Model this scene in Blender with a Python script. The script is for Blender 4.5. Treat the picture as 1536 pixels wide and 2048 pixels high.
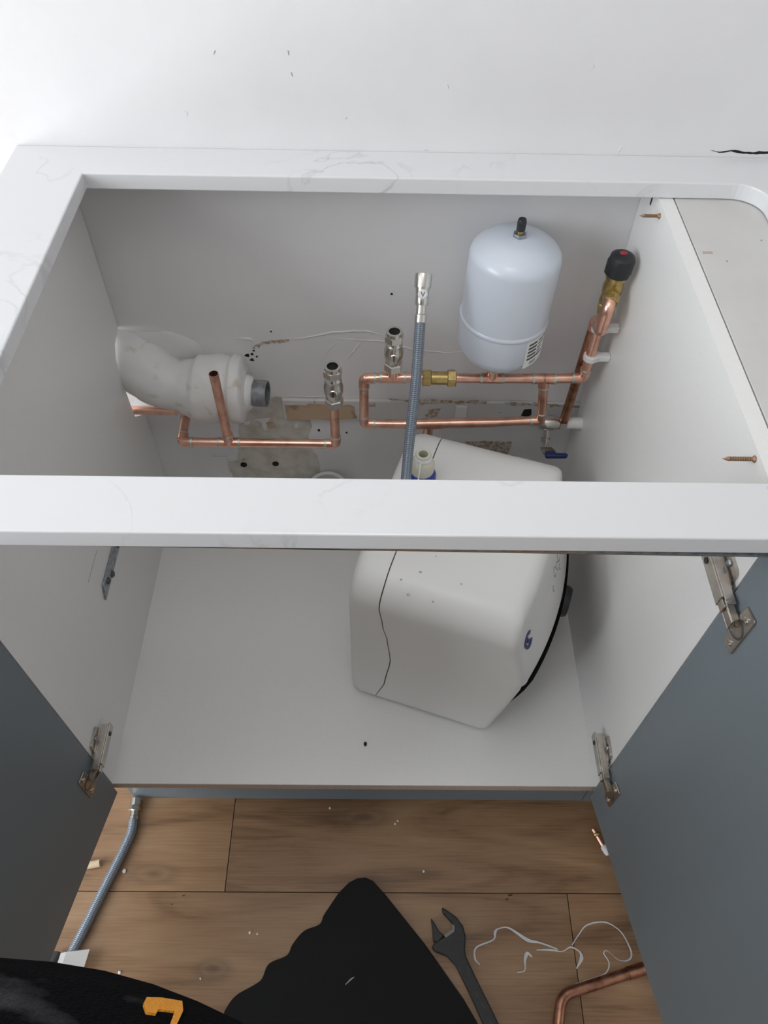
import bpy, bmesh, math, random
from mathutils import Vector, Matrix, Euler
random.seed(7)
for o in list(bpy.data.objects): bpy.data.objects.remove(o)
S = bpy.context.scene
C = S.collection
V = Vector

# ---------------------------------------------------------------- camera
cam_d = bpy.data.cameras.new('camera')
cam = bpy.data.objects.new('camera', cam_d); C.objects.link(cam)
cam.location = (0.40771, -0.40764, 1.40866)
cam.rotation_euler = (0.655446, -0.016465, 0.001167)
cam_d.sensor_fit = 'HORIZONTAL'; cam_d.sensor_width = 36; cam_d.lens = 36 * 1557.3 / 1536
cam_d.clip_start = 0.01
S.camera = cam
# ---------------------------------------------------------------- world, window light, exposure
w = bpy.data.worlds.new('sky'); S.world = w; w.use_nodes = True
bg = w.node_tree.nodes['Background']; bg.inputs[0].default_value = (0.80, 0.90, 1.0, 1); bg.inputs[1].default_value = 1.0
def area(name, loc, rot, sx, sy, e, col):
    l = bpy.data.lights.new(name, 'AREA'); l.shape = 'RECTANGLE'; l.size = sx; l.size_y = sy; l.energy = e; l.color = col
    o = bpy.data.objects.new(name, l); C.objects.link(o); o.location = loc; o.rotation_euler = rot; return o
WINX = -1.45
area('window_daylight', (WINX - 0.16, -0.93, 1.16), (0, -math.pi / 2, 0), 2.24, 1.6, 78, (0.93, 0.97, 1.0))
S.view_settings.view_transform = 'Standard'; S.view_settings.look = 'None'
S.view_settings.gamma = 1; S.view_settings.use_curve_mapping = False
S.view_settings.exposure = -0.1

# ---------------------------------------------------------------- materials
def mat(name, col, rough=0.5, metal=0.0, noise=None, bump=0.0, bscale=60, spec=0.5, coat=0.0):
    """noise = (scale, second colour, low, high) blends a second colour in by a noise field"""
    m = bpy.data.materials.new(name); m.use_nodes = True; nt = m.node_tree; b = nt.nodes['Principled BSDF']
    b.inputs['Base Color'].default_value = (*col, 1); b.inputs['Roughness'].default_value = rough
    b.inputs['Metallic'].default_value = metal; b.inputs['Specular IOR Level'].default_value = spec
    b.inputs['Coat Weight'].default_value = coat
    tc = nt.nodes.new('ShaderNodeTexCoord')
    if noise:
        n = nt.nodes.new('ShaderNodeTexNoise'); n.inputs['Scale'].default_value = noise[0]; n.inputs['Detail'].default_value = 6
        nt.links.new(tc.outputs['Object'], n.inputs['Vector'])
        r = nt.nodes.new('ShaderNodeMapRange'); r.inputs[1].default_value = noise[2]; r.inputs[2].default_value = noise[3]
        nt.links.new(n.outputs['Fac'], r.inputs[0])
        x = nt.nodes.new('ShaderNodeMix'); x.data_type = 'RGBA'; x.inputs[6].default_value = (*col, 1); x.inputs[7].default_value = (*noise[1], 1)
        nt.links.new(r.outputs[0], x.inputs[0]); nt.links.new(x.outputs[2], b.inputs['Base Color'])
    if bump:
        n2 = nt.nodes.new('ShaderNodeTexNoise'); n2.inputs['Scale'].default_value = bscale; n2.inputs['Detail'].default_value = 4
        nt.links.new(tc.outputs['Object'], n2.inputs['Vector'])
        bp = nt.nodes.new('ShaderNodeBump'); bp.inputs['Strength'].default_value = bump; bp.inputs['Distance'].default_value = 0.004
        nt.links.new(n2.outputs['Fac'], bp.inputs['Height']); nt.links.new(bp.outputs[0], b.inputs['Normal'])
    return m
M = {}
M['wall'] = mat('painted plaster', (0.80, 0.79, 0.795), 0.6, bump=0.12, bscale=45, noise=(9, (0.77, 0.76, 0.765), 0.4, 0.75))
M['ceil'] = mat('ceiling paint', (0.88, 0.88, 0.87), 0.8)
M['rear'] = mat('grey wall paint', (0.55, 0.54, 0.53), 0.8)  # grey set to cut bounce off the unseen rear wall
M['panel'] = mat('white melamine', (0.88, 0.875, 0.86), 0.38, noise=(300, (0.86, 0.855, 0.84), 0.35, 0.7))
M['raw'] = mat('white unit top board', (0.66, 0.65, 0.635), 0.5, noise=(14, (0.62, 0.605, 0.585), 0.4, 0.7))
M['edge'] = mat('chipboard edge', (0.55, 0.45, 0.39), 0.6, noise=(200, (0.45, 0.36, 0.30), 0.4, 0.7))
M['door'] = mat('grey door foil', (0.175, 0.208, 0.23), 0.45, bump=0.05, bscale=900)
M['copper'] = mat('copper tube', (0.92, 0.56, 0.43), 0.28, 1, noise=(45, (0.66, 0.34, 0.25), 0.45, 0.75), bump=0.02, bscale=200)
M['copper_old'] = mat('tarnished copper tube', (0.50, 0.25, 0.16), 0.34, 1, noise=(60, (0.25, 0.12, 0.08), 0.4, 0.65))
M['solder'] = mat('solder', (0.66, 0.68, 0.66), 0.45, 1, noise=(300, (0.45, 0.55, 0.5), 0.4, 0.7))
M['brass'] = mat('brass', (0.62, 0.47, 0.20), 0.33, 1, noise=(120, (0.42, 0.31, 0.12), 0.4, 0.7))
M['chrome'] = mat('nickel plate', (0.66, 0.64, 0.60), 0.22, 1)
M['hinge'] = mat('nickel hinge steel', (0.55, 0.51, 0.46), 0.3, 1, noise=(80, (0.40, 0.36, 0.32), 0.4, 0.7))
M['galv'] = mat('galvanised steel', (0.42, 0.46, 0.50), 0.4, 1, noise=(150, (0.25, 0.28, 0.31), 0.4, 0.65))
M['dark'] = mat('black plastic', (0.022, 0.023, 0.026), 0.45)
M['hole'] = mat('dark hole', (0.01, 0.01, 0.01), 0.9)
M['red'] = mat('red plastic', (0.45, 0.03, 0.05), 0.4)
M['blue'] = mat('blue plastic', (0.03, 0.05, 0.32), 0.35)
M['navy'] = mat('navy lever sleeve', (0.025, 0.035, 0.15), 0.4)
M['tank'] = mat('pale blue enamel', (0.66, 0.71, 0.79), 0.32, coat=0.3)
M['heater'] = mat('white heater plastic', (0.80, 0.795, 0.775), 0.36, bump=0.015, bscale=500)
M['seam'] = mat('dark seam', (0.05, 0.045, 0.04), 0.8)
M['nutw'] = mat('cream nylon', (0.68, 0.66, 0.54), 0.45)
M['white'] = mat('white plastic', (0.80, 0.80, 0.80), 0.5)
M['paper'] = mat('label paper', (0.80, 0.80, 0.78), 0.6)
M['ink'] = mat('label ink', (0.08, 0.08, 0.09), 0.7)
M['greyink'] = mat('grey print', (0.36, 0.37, 0.38), 0.7)
M['pvc'] = mat('grey waste pipe', (0.17, 0.18, 0.20), 0.25, noise=(70, (0.28, 0.29, 0.31), 0.45, 0.65), bump=0.25, bscale=60)
M['whitepipe'] = mat('painted waste pipe', (0.82, 0.81, 0.80), 0.5, noise=(38, (0.66, 0.58, 0.48), 0.60, 0.74), bump=0.35, bscale=55)
M['cement'] = mat('bare cement', (0.66, 0.625, 0.565), 0.85, noise=(40, (0.52, 0.48, 0.42), 0.4, 0.65), bump=0.2, bscale=80)
M['timber'] = mat('bare timber batten', (0.55, 0.40, 0.27), 0.7, noise=(45, (0.30, 0.19, 0.13), 0.52, 0.72))
M['stain'] = mat('brown stain', (0.36, 0.27, 0.20), 0.85, noise=(150, (0.62, 0.56, 0.50), 0.42, 0.58))
M['batten'] = mat('painted batten', (0.66, 0.65, 0.64), 0.55, noise=(55, (0.40, 0.30, 0.24), 0.64, 0.72), bump=0.2, bscale=40)
M['mat'] = mat('black foam', (0.011, 0.011, 0.011), 0.85, bump=0.2, bscale=700, spec=0.2)
M['spanner'] = mat('blackened steel', (0.011, 0.011, 0.011), 0.5, noise=(120, (0.025, 0.023, 0.022), 0.5, 0.7))
M['jaw'] = mat('worn steel', (0.16, 0.15, 0.14), 0.4, 0.8)
M['tape'] = mat('ptfe tape', (0.93, 0.93, 0.94), 0.55)
M['screw'] = mat('brown zinc screw', (0.34, 0.21, 0.13), 0.45, 0.4)
M['shirt'] = mat('black sweatshirt', (0.010, 0.010, 0.012), 0.95, noise=(15, (0.26, 0.265, 0.29), 0.55, 0.80), bump=1.0, bscale=500, spec=0.1)
M['trouser'] = mat('dark trousers', (0.02, 0.02, 0.024), 0.9)
M['skin'] = mat('skin', (0.55, 0.35, 0.26), 0.5)
M['hair'] = mat('hair', (0.03, 0.02, 0.015), 0.6)
M['orange'] = mat('orange print', (0.83, 0.33, 0.02), 0.7, bump=0.5, bscale=600)
M['tan'] = mat('beige tube', (0.66, 0.52, 0.35), 0.6)
M['dirt'] = mat('dark dirt', (0.045, 0.025, 0.018), 0.8)
M['crumb'] = mat('plaster crumb', (0.75, 0.73, 0.70), 0.8)

def worktop_mat():
    m = mat('marble quartz', (0.77, 0.775, 0.79), 0.28)
    nt = m.node_tree; b = nt.nodes['Principled BSDF']; tc = nt.nodes['Texture Coordinate']
    n = nt.nodes.new('ShaderNodeTexNoise'); n.inputs['Scale'].default_value = 5; n.inputs['Detail'].default_value = 8; n.inputs['Distortion'].default_value = 1.6
    nt.links.new(tc.outputs['Object'], n.inputs['Vector'])
    r = nt.nodes.new('ShaderNodeValToRGB'); e = r.color_ramp.elements
    e[0].position = 0.485; e[0].color = (0, 0, 0, 1); e[1].position = 0.515; e[1].color = (0, 0, 0, 1)
    k = e.new(0.50); k.color = (1, 1, 1, 1)
    nt.links.new(n.outputs['Fac'], r.inputs[0])
    n2 = nt.nodes.new('ShaderNodeTexNoise'); n2.inputs['Scale'].default_value = 7; nt.links.new(tc.outputs['Object'], n2.inputs['Vector'])
    r2 = nt.nodes.new('ShaderNodeMapRange'); r2.inputs[1].default_value = 0.48; r2.inputs[2].default_value = 0.72; r2.inputs[4].default_value = 0.6
    nt.links.new(n2.outputs['Fac'], r2.inputs[0])
    mu = nt.nodes.new('ShaderNodeMath'); mu.operation = 'MULTIPLY'; nt.links.new(r.outputs[0], mu.inputs[0]); nt.links.new(r2.outputs[0], mu.inputs[1])
    x = nt.nodes.new('ShaderNodeMix'); x.data_type = 'RGBA'; x.inputs[6].default_value = (0.77, 0.775, 0.79, 1); x.inputs[7].default_value = (0.42, 0.43, 0.45, 1)
    nt.links.new(mu.outputs[0], x.inputs[0]); nt.links.new(x.outputs[2], b.inputs['Base Color'])
    return m
M['quartz'] = worktop_mat()
def wood_mat():
    m = mat('oak plank', (0.4, 0.28, 0.18), 0.42)
    nt = m.node_tree; b = nt.nodes['Principled BSDF']; tc = nt.nodes['Texture Coordinate']
    oi = nt.nodes.new('ShaderNodeObjectInfo'); ad = nt.nodes.new('ShaderNodeVectorMath'); ad.operation = 'ADD'
    cx = nt.nodes.new('ShaderNodeCombineXYZ')
    mm = nt.nodes.new('ShaderNodeMath'); mm.operation = 'MULTIPLY'; mm.inputs[1].default_value = 37
    nt.links.new(oi.outputs['Random'], mm.inputs[0]); nt.links.new(mm.outputs[0], cx.inputs[0]); nt.links.new(mm.outputs[0], cx.inputs[1])
    nt.links.new(tc.outputs['Object'], ad.inputs[0]); nt.links.new(cx.outputs[0], ad.inputs[1])
    mp = nt.nodes.new('ShaderNodeMapping'); mp.inputs['Scale'].default_value = (1.0, 5, 1); nt.links.new(ad.outputs[0], mp.inputs[0])
    n = nt.nodes.new('ShaderNodeTexNoise'); n.inputs['Scale'].default_value = 3.2; n.inputs['Detail'].default_value = 5; n.inputs['Distortion'].default_value = 1.3
    nt.links.new(mp.outputs[0], n.inputs['Vector'])
    mp2 = nt.nodes.new('ShaderNodeMapping'); mp2.inputs['Scale'].default_value = (6, 170, 1); nt.links.new(ad.outputs[0], mp2.inputs[0])
    n2 = nt.nodes.new('ShaderNodeTexNoise'); n2.inputs['Scale'].default_value = 2; n2.inputs['Detail'].default_value = 4; nt.links.new(mp2.outputs[0], n2.inputs['Vector'])
    a = nt.nodes.new('ShaderNodeMath'); a.operation = 'MULTIPLY_ADD'; a.inputs[1].default_value = 0.45
    nt.links.new(n2.outputs['Fac'], a.inputs[0]); nt.links.new(n.outputs['Fac'], a.inputs[2])
    r = nt.nodes.new('ShaderNodeValToRGB'); e = r.color_ramp.elements
    e[0].position = 0.45; e[0].color = (0.145, 0.076, 0.036, 1); e[1].position = 1.0; e[1].color = (0.36, 0.225, 0.122, 1)
    k = e.new(0.70); k.color = (0.27, 0.152, 0.076, 1)
    nt.links.new(a.outputs[0], r.inputs[0])
    h = nt.nodes.new('ShaderNodeHueSaturation'); v = nt.nodes.new('ShaderNodeMapRange'); v.inputs[3].default_value = 0.86; v.inputs[4].default_value = 1.1
    nt.links.new(oi.outputs['Random'], v.inputs[0]); nt.links.new(v.outputs[0], h.inputs['Value']); nt.links.new(r.outputs[0], h.inputs['Color'])
    last = h.outputs[0]
    for kx, ky, sx in ((0.163, -0.231, 1.7), (0.045, -0.094, 2.4), (0.40, 0.0, 2.6)):
        sb = nt.nodes.new('ShaderNodeVectorMath'); sb.operation = 'SUBTRACT'; sb.inputs[1].default_value = (kx, ky, 0); nt.links.new(tc.outputs['Object'], sb.inputs[0])
        sc = nt.nodes.new('ShaderNodeVectorMath'); sc.operation = 'MULTIPLY'; sc.inputs[1].default_value = (1 / sx, 1, 0); nt.links.new(sb.outputs[0], sc.inputs[0])
        ln_ = nt.nodes.new('ShaderNodeVectorMath'); ln_.operation = 'LENGTH'; nt.links.new(sc.outputs[0], ln_.inputs[0])
        ns = nt.nodes.new('ShaderNodeMath'); ns.operation = 'MULTIPLY_ADD'; ns.inputs[1].default_value = 0.02; nt.links.new(n.outputs['Fac'], ns.inputs[0]); nt.links.new(ln_.outputs['Value'], ns.inputs[2])
        kr = nt.nodes.new('ShaderNodeValToRGB'); ke = kr.color_ramp.elements
        ke[0].position = 0.012; ke[0].color = (0.9, 0.9, 0.9, 1); ke[1].position = 0.034; ke[1].color = (0, 0, 0, 1)
        e3 = ke.new(0.019); e3.color = (0.25, 0.25, 0.25, 1); e4 = ke.new(0.023); e4.color = (0.5, 0.5, 0.5, 1)
        nt.links.new(ns.outputs[0], kr.inputs[0])
        mk = nt.nodes.new('ShaderNodeMath'); mk.operation = 'MULTIPLY'; mk.inputs[1].default_value = 0.75; nt.links.new(kr.outputs[0], mk.inputs[0])
        xx = nt.nodes.new('ShaderNodeMix'); xx.data_type = 'RGBA'; xx.inputs[7].default_value = (0.085, 0.05, 0.03, 1)
        nt.links.new(mk.outputs[0], xx.inputs[0]); nt.links.new(last, xx.inputs[6]); last = xx.outputs[2]
    nt.links.new(last, b.inputs['Base Color'])
    return m
M['oak'] = wood_mat()
def braid_mat(name, c1, c2):
    m = mat(name, c1, 0.4, 0.35); nt = m.node_tree; b = nt.nodes['Principled BSDF']
    uv = nt.nodes.new('ShaderNodeUVMap'); ck = nt.nodes.new('ShaderNodeTexWave'); ck.inputs['Scale'].default_value = 1.0
    mp = nt.nodes.new('ShaderNodeMapping'); mp.inputs['Scale'].default_value = (3.2, 0.0, 1); nt.links.new(uv.outputs[0], mp.inputs[0])
    nt.links.new(mp.outputs[0], ck.inputs['Vector'])
    x = nt.nodes.new('ShaderNodeMix'); x.data_type = 'RGBA'; x.inputs[6].default_value = (*c1, 1); x.inputs[7].default_value = (*c2, 1)
    nt.links.new(ck.outputs['Fac'], x.inputs[0])
    wv = nt.nodes.new('ShaderNodeTexWave'); wv.bands_direction = 'Y'; mp2 = nt.nodes.new('ShaderNodeMapping'); mp2.inputs['Scale'].default_value = (1, 120, 1)
    wv.inputs['Scale'].default_value = 1
    nt.links.new(uv.outputs[0], mp2.inputs[0]); nt.links.new(mp2.outputs[0], wv.inputs['Vector'])
    bp = nt.nodes.new('ShaderNodeBump'); bp.inputs['Strength'].default_value = 0.35; bp.inputs['Distance'].default_value = 0.001
    nt.links.new(wv.outputs['Fac'], bp.inputs['Height']); nt.links.new(bp.outputs[0], b.inputs['Normal'])
    nt.links.new(x.outputs[2], b.inputs['Base Color'])
    return m
M['braid'] = braid_mat('grey braided hose', (0.25, 0.29, 0.34), (0.15, 0.175, 0.21))

# ---------------------------------------------------------------- helpers
def worldloc(o):
    p = V((0, 0, 0))
    while o: p += o.location; o = o.parent
    return p
def link(name, bm, m, parent=None, loc=None, smooth=False, bevel=0):
    """bm is in world coordinates; the object's origin is set at loc (or inherits the parent's)"""
    base = worldloc(parent) if parent else V(loc) if loc is not None else None
    if base is None:
        lo = [min(v.co[i] for v in bm.verts) for i in range(3)]; hi = [max(v.co[i] for v in bm.verts) for i in range(3)]
        base = V(((lo[0] + hi[0]) / 2, (lo[1] + hi[1]) / 2, lo[2]))
    bmesh.ops.translate(bm, verts=bm.verts, vec=-base)
    bmesh.ops.recalc_face_normals(bm, faces=bm.faces)
    if smooth:
        for f in bm.faces: f.smooth = True
        for e in bm.edges:
            if len(e.link_faces) == 2 and e.calc_face_angle(0) > math.radians(38): e.smooth = False
    me = bpy.data.meshes.new(name); bm.to_mesh(me); bm.free()
    me.materials.append(M[m] if isinstance(m, str) else m)
    o = bpy.data.objects.new(name, me); C.objects.link(o)
    if parent: o.parent = parent
    else: o.location = base
    if bevel:
        b = o.modifiers.new('bevel', 'BEVEL'); b.width = bevel; b.segments = 2; b.limit_method = 'ANGLE'
    return o
def tag(o, label, cat, group=None):
    o['label'] = label; o['category'] = cat
    if group: o['group'] = group
    return o
def thing(name, loc, label, cat, group=None):
    o = bpy.data.objects.new(name, None); C.objects.link(o); o.location = loc; o.empty_display_size = 0.02
    return tag(o, label, cat, group)
def struct(o): o['kind'] = 'structure'; return o
def BM(): return bmesh.new()
def box(bm, x0, x1, y0, y1, z0, z1, mtx=None):
    vs = [bm.verts.new((x, y, z)) for z in (z0, z1) for y in (y0, y1) for x in (x0, x1)]
    for f in ((0, 2, 3, 1), (4, 5, 7, 6), (0, 1, 5, 4), (2, 6, 7, 3), (0, 4, 6, 2), (1, 3, 7, 5)): bm.faces.new([vs[i] for i in f])
    if mtx: bmesh.ops.transform(bm, matrix=mtx, verts=vs)
    return bm
def frame(d):
    d = V(d).normalized(); a = V((0, 0, 1)) if abs(d.z) < 0.9 else V((0, 1, 0))
    u = d.cross(a).normalized(); return u, d.cross(u).normalized(), d
def lathe(bm, prof, origin=(0, 0, 0), axis=(0, 0, 1), n=24, hexr=None, rot=0.0):
    """prof: list of (radius, height along axis)"""
    u, v, d = frame(axis); o = V(origin); rings = []
    for r, h in prof:
        if r < 1e-6: rings.append([bm.verts.new(o + d * h)])
        else: rings.append([bm.verts.new(o + d * h + (u * math.cos(rot + 2 * math.pi * i / n) + v * math.sin(rot + 2 * math.pi * i / n)) * r) for i in range(n)])
    for a, b in zip(rings, rings[1:]):
        for i in range(n):
            j = (i + 1) % n
            q = [a[i % len(a)], a[j % len(a)], b[j % len(b)], b[i % len(b)]]
            q = [x for k, x in enumerate(q) if x not in q[:k]]
            if len(q) > 2: bm.faces.new(q)
    for r in (rings[0], rings[-1]):
        if len(r) > 2: bm.faces.new(r)
    return bm
def ring(bm, ro, ri, h, origin, axis, n=24, h0=0.0):
    return lathe_open(bm, [(ri, h0), (ro, h0), (ro, h), (ri, h), (ri, h0)], origin, axis, n)
def lathe_open(bm, prof, origin, axis, n=24, rot=0.0):
    u, v, d = frame(axis); o = V(origin); rings = []
    for r, h in prof:
        rings.append([bm.verts.new(o + d * h + (u * math.cos(rot + 2 * math.pi * i / n) + v * math.sin(rot + 2 * math.pi * i / n)) * r) for i in range(n)])
    for a, b in zip(rings, rings[1:]):
        for i in range(n): bm.faces.new((a[i], a[(i + 1) % n], b[(i + 1) % n], b[i]))
    bmesh.ops.remove_doubles(bm, verts=bm.verts, dist=1e-6)
    return bm
def rounded_path(pts, bend, seg=6):
    pts = [V(p) for p in pts]; out = [pts[0]]
    for a, b, c in zip(pts, pts[1:], pts[2:]):
        d1 = (a - b).normalized(); d2 = (c - b).normalized(); ang = d1.angle(d2)
        if bend <= 0 or ang > math.pi - 0.02: out.append(b); continue
        t = min(bend / math.tan(ang / 2), 0.49 * (a - b).length, 0.49 * (c - b).length)
        p1 = b + d1 * t; p2 = b + d2 * t
        for k in range(seg + 1):
            s = k / seg; out.append(p1 * (1 - s) ** 2 + b * 2 * s * (1 - s) + p2 * s * s)
    out.append(pts[-1]); return out
def catmull(pts, n=8):
    pts = [V(p) for p in pts]; P = [pts[0] * 2 - pts[1]] + pts + [pts[-1] * 2 - pts[-2]]; out = []
    for i in range(1, len(P) - 2):
        p0, p1, p2, p3 = P[i - 1:i + 3]
        for k in range(n):
            t = k / n
            out.append(0.5 * ((2 * p1) + (p2 - p0) * t + (2 * p0 - 5 * p1 + 4 * p2 - p3) * t * t + (3 * p1 - p0 - 3 * p2 + p3) * t ** 3))
    out.append(pts[-1]); return out
def sweep(bm, path, r, n=14, hollow=0.0, uv=False, cap=True):
    path = [V(p) for p in path]; rings = []; inner = []
    d0 = (path[1] - path[0]).normalized(); u, v, _ = frame(d0)
    L = 0; lens = []
    for i, p in enumerate(path):
        if i == 0: d = d0
        elif i == len(path) - 1: d = (path[-1] - path[-2]).normalized()
        else: d = ((path[i + 1] - p).normalized() + (p - path[i - 1]).normalized()).normalized()
        u = (u - d * u.dot(d)).normalized(); v = d.cross(u)
        rr = r[i] if isinstance(r, (list, tuple)) else r
        if i: L += (p - path[i - 1]).length
        lens.append(L)
        rings.append([bm.verts.new(p + (u * math.cos(2 * math.pi * k / n) + v * math.sin(2 * math.pi * k / n)) * rr) for k in range(n)])
        if hollow: inner.append([bm.verts.new(p + (u * math.cos(2 * math.pi * k / n) + v * math.sin(2 * math.pi * k / n)) * hollow) for k in range(n)])
    lay = bm.loops.layers.uv.verify() if uv else None
    for j, (a, b) in enumerate(zip(rings, rings[1:])):
        for k in range(n):
            f = bm.faces.new((a[k], a[(k + 1) % n], b[(k + 1) % n], b[k]))
            if uv:
                for lp, (x, y) in zip(f.loops, ((k / n, lens[j]), ((k + 1) / n, lens[j]), ((k + 1) / n, lens[j + 1]), (k / n, lens[j + 1]))): lp[lay].uv = (x, y)
    if hollow:
        for a, b in zip(inner, inner[1:]):
            for k in range(n): bm.faces.new((a[(k + 1) % n], a[k], b[k], b[(k + 1) % n]))
        for a, b in ((rings[0], inner[0]), (rings[-1], inner[-1])):
            for k in range(n): bm.faces.new((a[k], a[(k + 1) % n], b[(k + 1) % n], b[k]))
    elif cap: bm.faces.new(rings[0]); bm.faces.new(rings[-1])
    return bm
def prism(bm, poly, fn, d):
    """poly 2-D list; fn maps (a,b) to a 3-D point; d thickness vector"""
    n = len(poly); d = V(d)
    a = [bm.verts.new(V(fn(*p))) for p in poly]; b = [bm.verts.new(v.co + d) for v in a]
    bm.faces.new(a); bm.faces.new(b)
    for i in range(n): bm.faces.new((a[i], a[(i + 1) % n], b[(i + 1) % n], b[i]))
    return bm
def rough_poly(poly, jit, step):
    out = []; n = len(poly)
    for i in range(n):
        a, b = V(poly[i]), V(poly[(i + 1) % n]); k = max(1, int((b - a).length / step))
        for j in range(k):
            p = a.lerp(b, j / k); out.append((p.x + random.uniform(-jit, jit), p.y + random.uniform(-jit, jit)))
    return out
def dup(o, parent, dz=(0, 0, 0)):
    c = o.copy(); C.objects.link(c); c.parent = parent; return c

# ---------------------------------------------------------------- key dimensions (metres)
W = 0.764; D = 0.5735; ZF = 0.168; ZT = 0.8754; ZW = 0.8963; TH = 0.018
# ================================================================ ROOM
wall = struct(link('wall_back', box(BM(), WINX - 0.1, 2.3, D, D + 0.12, -0.02, 2.5), 'wall', loc=(0, D, 0)))
bm = BM()
box(bm, WINX - 0.12, WINX, -1.75, D, -0.02, 0.02); box(bm, WINX - 0.12, WINX, -1.75, D, 2.27, 2.5)
box(bm, WINX - 0.12, WINX, -0.12, D, 0.02, 2.27)
struct(link('wall_left', bm, 'wall', loc=(WINX, 0, 0)))
bm = BM()
for y0, y1, z0, z1 in ((-1.75, -1.70, 0.02, 2.27), (-0.17, -0.12, 0.02, 2.27), (-1.70, -0.17, 0.02, 0.07), (-1.70, -0.17, 2.22, 2.27), (-0.96, -0.90, 0.07, 2.22)): box(bm, WINX - 0.09, WINX - 0.03, y0, y1, z0, z1)
struct(link('window_1', bm, 'white', loc=(WINX, -0.93, 0.02)))
struct(link('wall_right', box(BM(), 2.2, 2.3, -1.75, D, -0.02, 2.5), 'wall', loc=(2.2, 0, 0)))
struct(link('wall_rear', box(BM(), WINX - 0.12, 2.3, -1.85, -1.75, -0.02, 2.5), 'rear', loc=(0, -1.75, 0)))  # unseen wall, moved close to hold back light from behind
struct(link('ceiling', box(BM(), WINX - 0.12, 2.3, -1.85, D + 0.12, 2.5, 2.6), 'ceil', loc=(0, 0, 2.5)))
floor = struct(link('floor', box(BM(), WINX - 0.12, 2.3, -1.85, D + 0.12, -0.12, -0.012), 'hole', loc=(0, 0, 0)))
rows = {0: [0.167], -1: [0.735]}
y_seam = -0.121; pw = 0.190; gap = 0.0007; PL = 1.28
for k in range(-14, 4):
    y0 = y_seam + k * pw; y1 = min(y0 + pw, D)
    if y0 < -1.75 or y0 >= D: continue
    off = rows.get(k, [(k * 0.413) % PL])[0]
    x = off - PL * 3
    while x < 2.2:
        xa, xb = max(x, WINX), min(x + PL, 2.2)
        if xb - xa > 0.01:
            bm = box(BM(), xa + gap, xb - gap, y0 + gap, y1 - gap, -0.012, 0)
            o = link('plank', bm, 'oak', floor)
        x += PL

lamp = thing('added_fill_lamp', (0.30, -0.30, 2.44), 'added round white ceiling fill lamp above the worktop', 'lamp')  # unseen lamp, added to brighten the worktop front and cabinet interior
bm = BM(); lathe(bm, [(0.29, 0.0), (0.30, 0.01), (0.30, 0.05), (0.28, 0.0598)], (0.30, -0.30, 2.44), (0, 0, 1), 32); link('housing', bm, 'white', lamp, smooth=True)
ld = bpy.data.lights.new('fill_light', 'AREA'); ld.shape = 'DISK'; ld.size = 0.56; ld.energy = 4; ld.color = (1.0, 0.97, 0.93)
lo_ = bpy.data.objects.new('fill_light', ld); C.objects.link(lo_); lo_.parent = lamp; lo_.location = (0, 0, -0.006)
# worn wall details: bare cement patch, batten, stains, drill holes, crack
wp = lambda a, b: (a, D + 0.0005, b)
def wall_patch(name, poly, m, t, jit=0.003, step=0.012):
    bm = prism(BM(), rough_poly(poly, jit, step), wp, (0, -t, 0)); return link(name, bm, m, wall)
wall_patch('cement_patch', [(0.163, 0.452), (0.25, 0.458), (0.256, 0.41), (0.292, 0.40), (0.292, 0.385), (0.285, 0.372), (0.288, 0.33), (0.30, 0.29), (0.30, 0.20), (0.135, 0.20), (0.125, 0.285), (0.148, 0.29), (0.155, 0.33), (0.16, 0.38)], 'cement', 0.0020)
for q in ([(0.19, 0.405), (0.222, 0.408), (0.214, 0.398), (0.210, 0.375), (0.205, 0.377), (0.203, 0.398)], [(0.172, 0.398), (0.184, 0.400), (0.182, 0.388), (0.172, 0.39)], [(0.262, 0.392), (0.268, 0.392), (0.267, 0.383), (0.262, 0.384)], [(0.10, 0.30), (0.127, 0.30), (0.127, 0.288), (0.10, 0.285)]):
    wall_patch('paint_fleck', q, 'wall', 0.0030, 0.001, 0.008)
wall_patch('stain', [(0.212, 0.395), (0.224, 0.396), (0.226, 0.383), (0.216, 0.378)], 'timber', 0.0035, 0.001, 0.008)
bat = link('batten', box(BM(), 0.245, 0.775, D - 0.007, D, 0.409, 0.456), 'batten', wall, bevel=0.002)
bm = prism(BM(), rough_poly([(0.25, 0.446), (0.285, 0.444), (0.29, 0.448), (0.362, 0.446), (0.370, 0.442), (0.374, 0.414), (0.36, 0.411), (0.34, 0.4095), (0.252, 0.4095)], 0.0015, 0.01), lambda a, b: (a, D - 0.0068, b), (0, -0.0012, 0))
link('bare_timber', bm, 'timber', bat)
for q in ([(0.43, 0.461), (0.52, 0.462), (0.60, 0.459), (0.60, 0.455), (0.52, 0.452), (0.47, 0.455)], [(0.63, 0.458), (0.77, 0.452), (0.77, 0.448), (0.64, 0.452)], [(0.50, 0.437), (0.52, 0.440), (0.518, 0.422), (0.506, 0.418)], [(0.395, 0.452), (0.41, 0.453), (0.408, 0.444), (0.396, 0.445)]):
    bm = prism(BM(), rough_poly(q, 0.002, 0.008), lambda a, b: (a, D - 0.0068, b), (0, -0.0010, 0)); link('stain', bm, 'stain', bat)
bm = prism(BM(), rough_poly([(0.668, 0.441), (0.682, 0.443), (0.684, 0.428), (0.676, 0.424), (0.664, 0.426)], 0.0015, 0.006), lambda a, b: (a, D - 0.0068, b), (0, -0.0014, 0)); link('chipped_hole', bm, 'hole', bat)
link('filler_strip', box(BM(), 0.548, 0.568, D - 0.010, D - 0.006, 0.40, 0.448), 'white', bat, bevel=0.001)
wall_patch('cement_patch', [(0.575, 0.352), (0.66, 0.349), (0.657, 0.31), (0.585, 0.31)], 'stain', 0.002)
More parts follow.
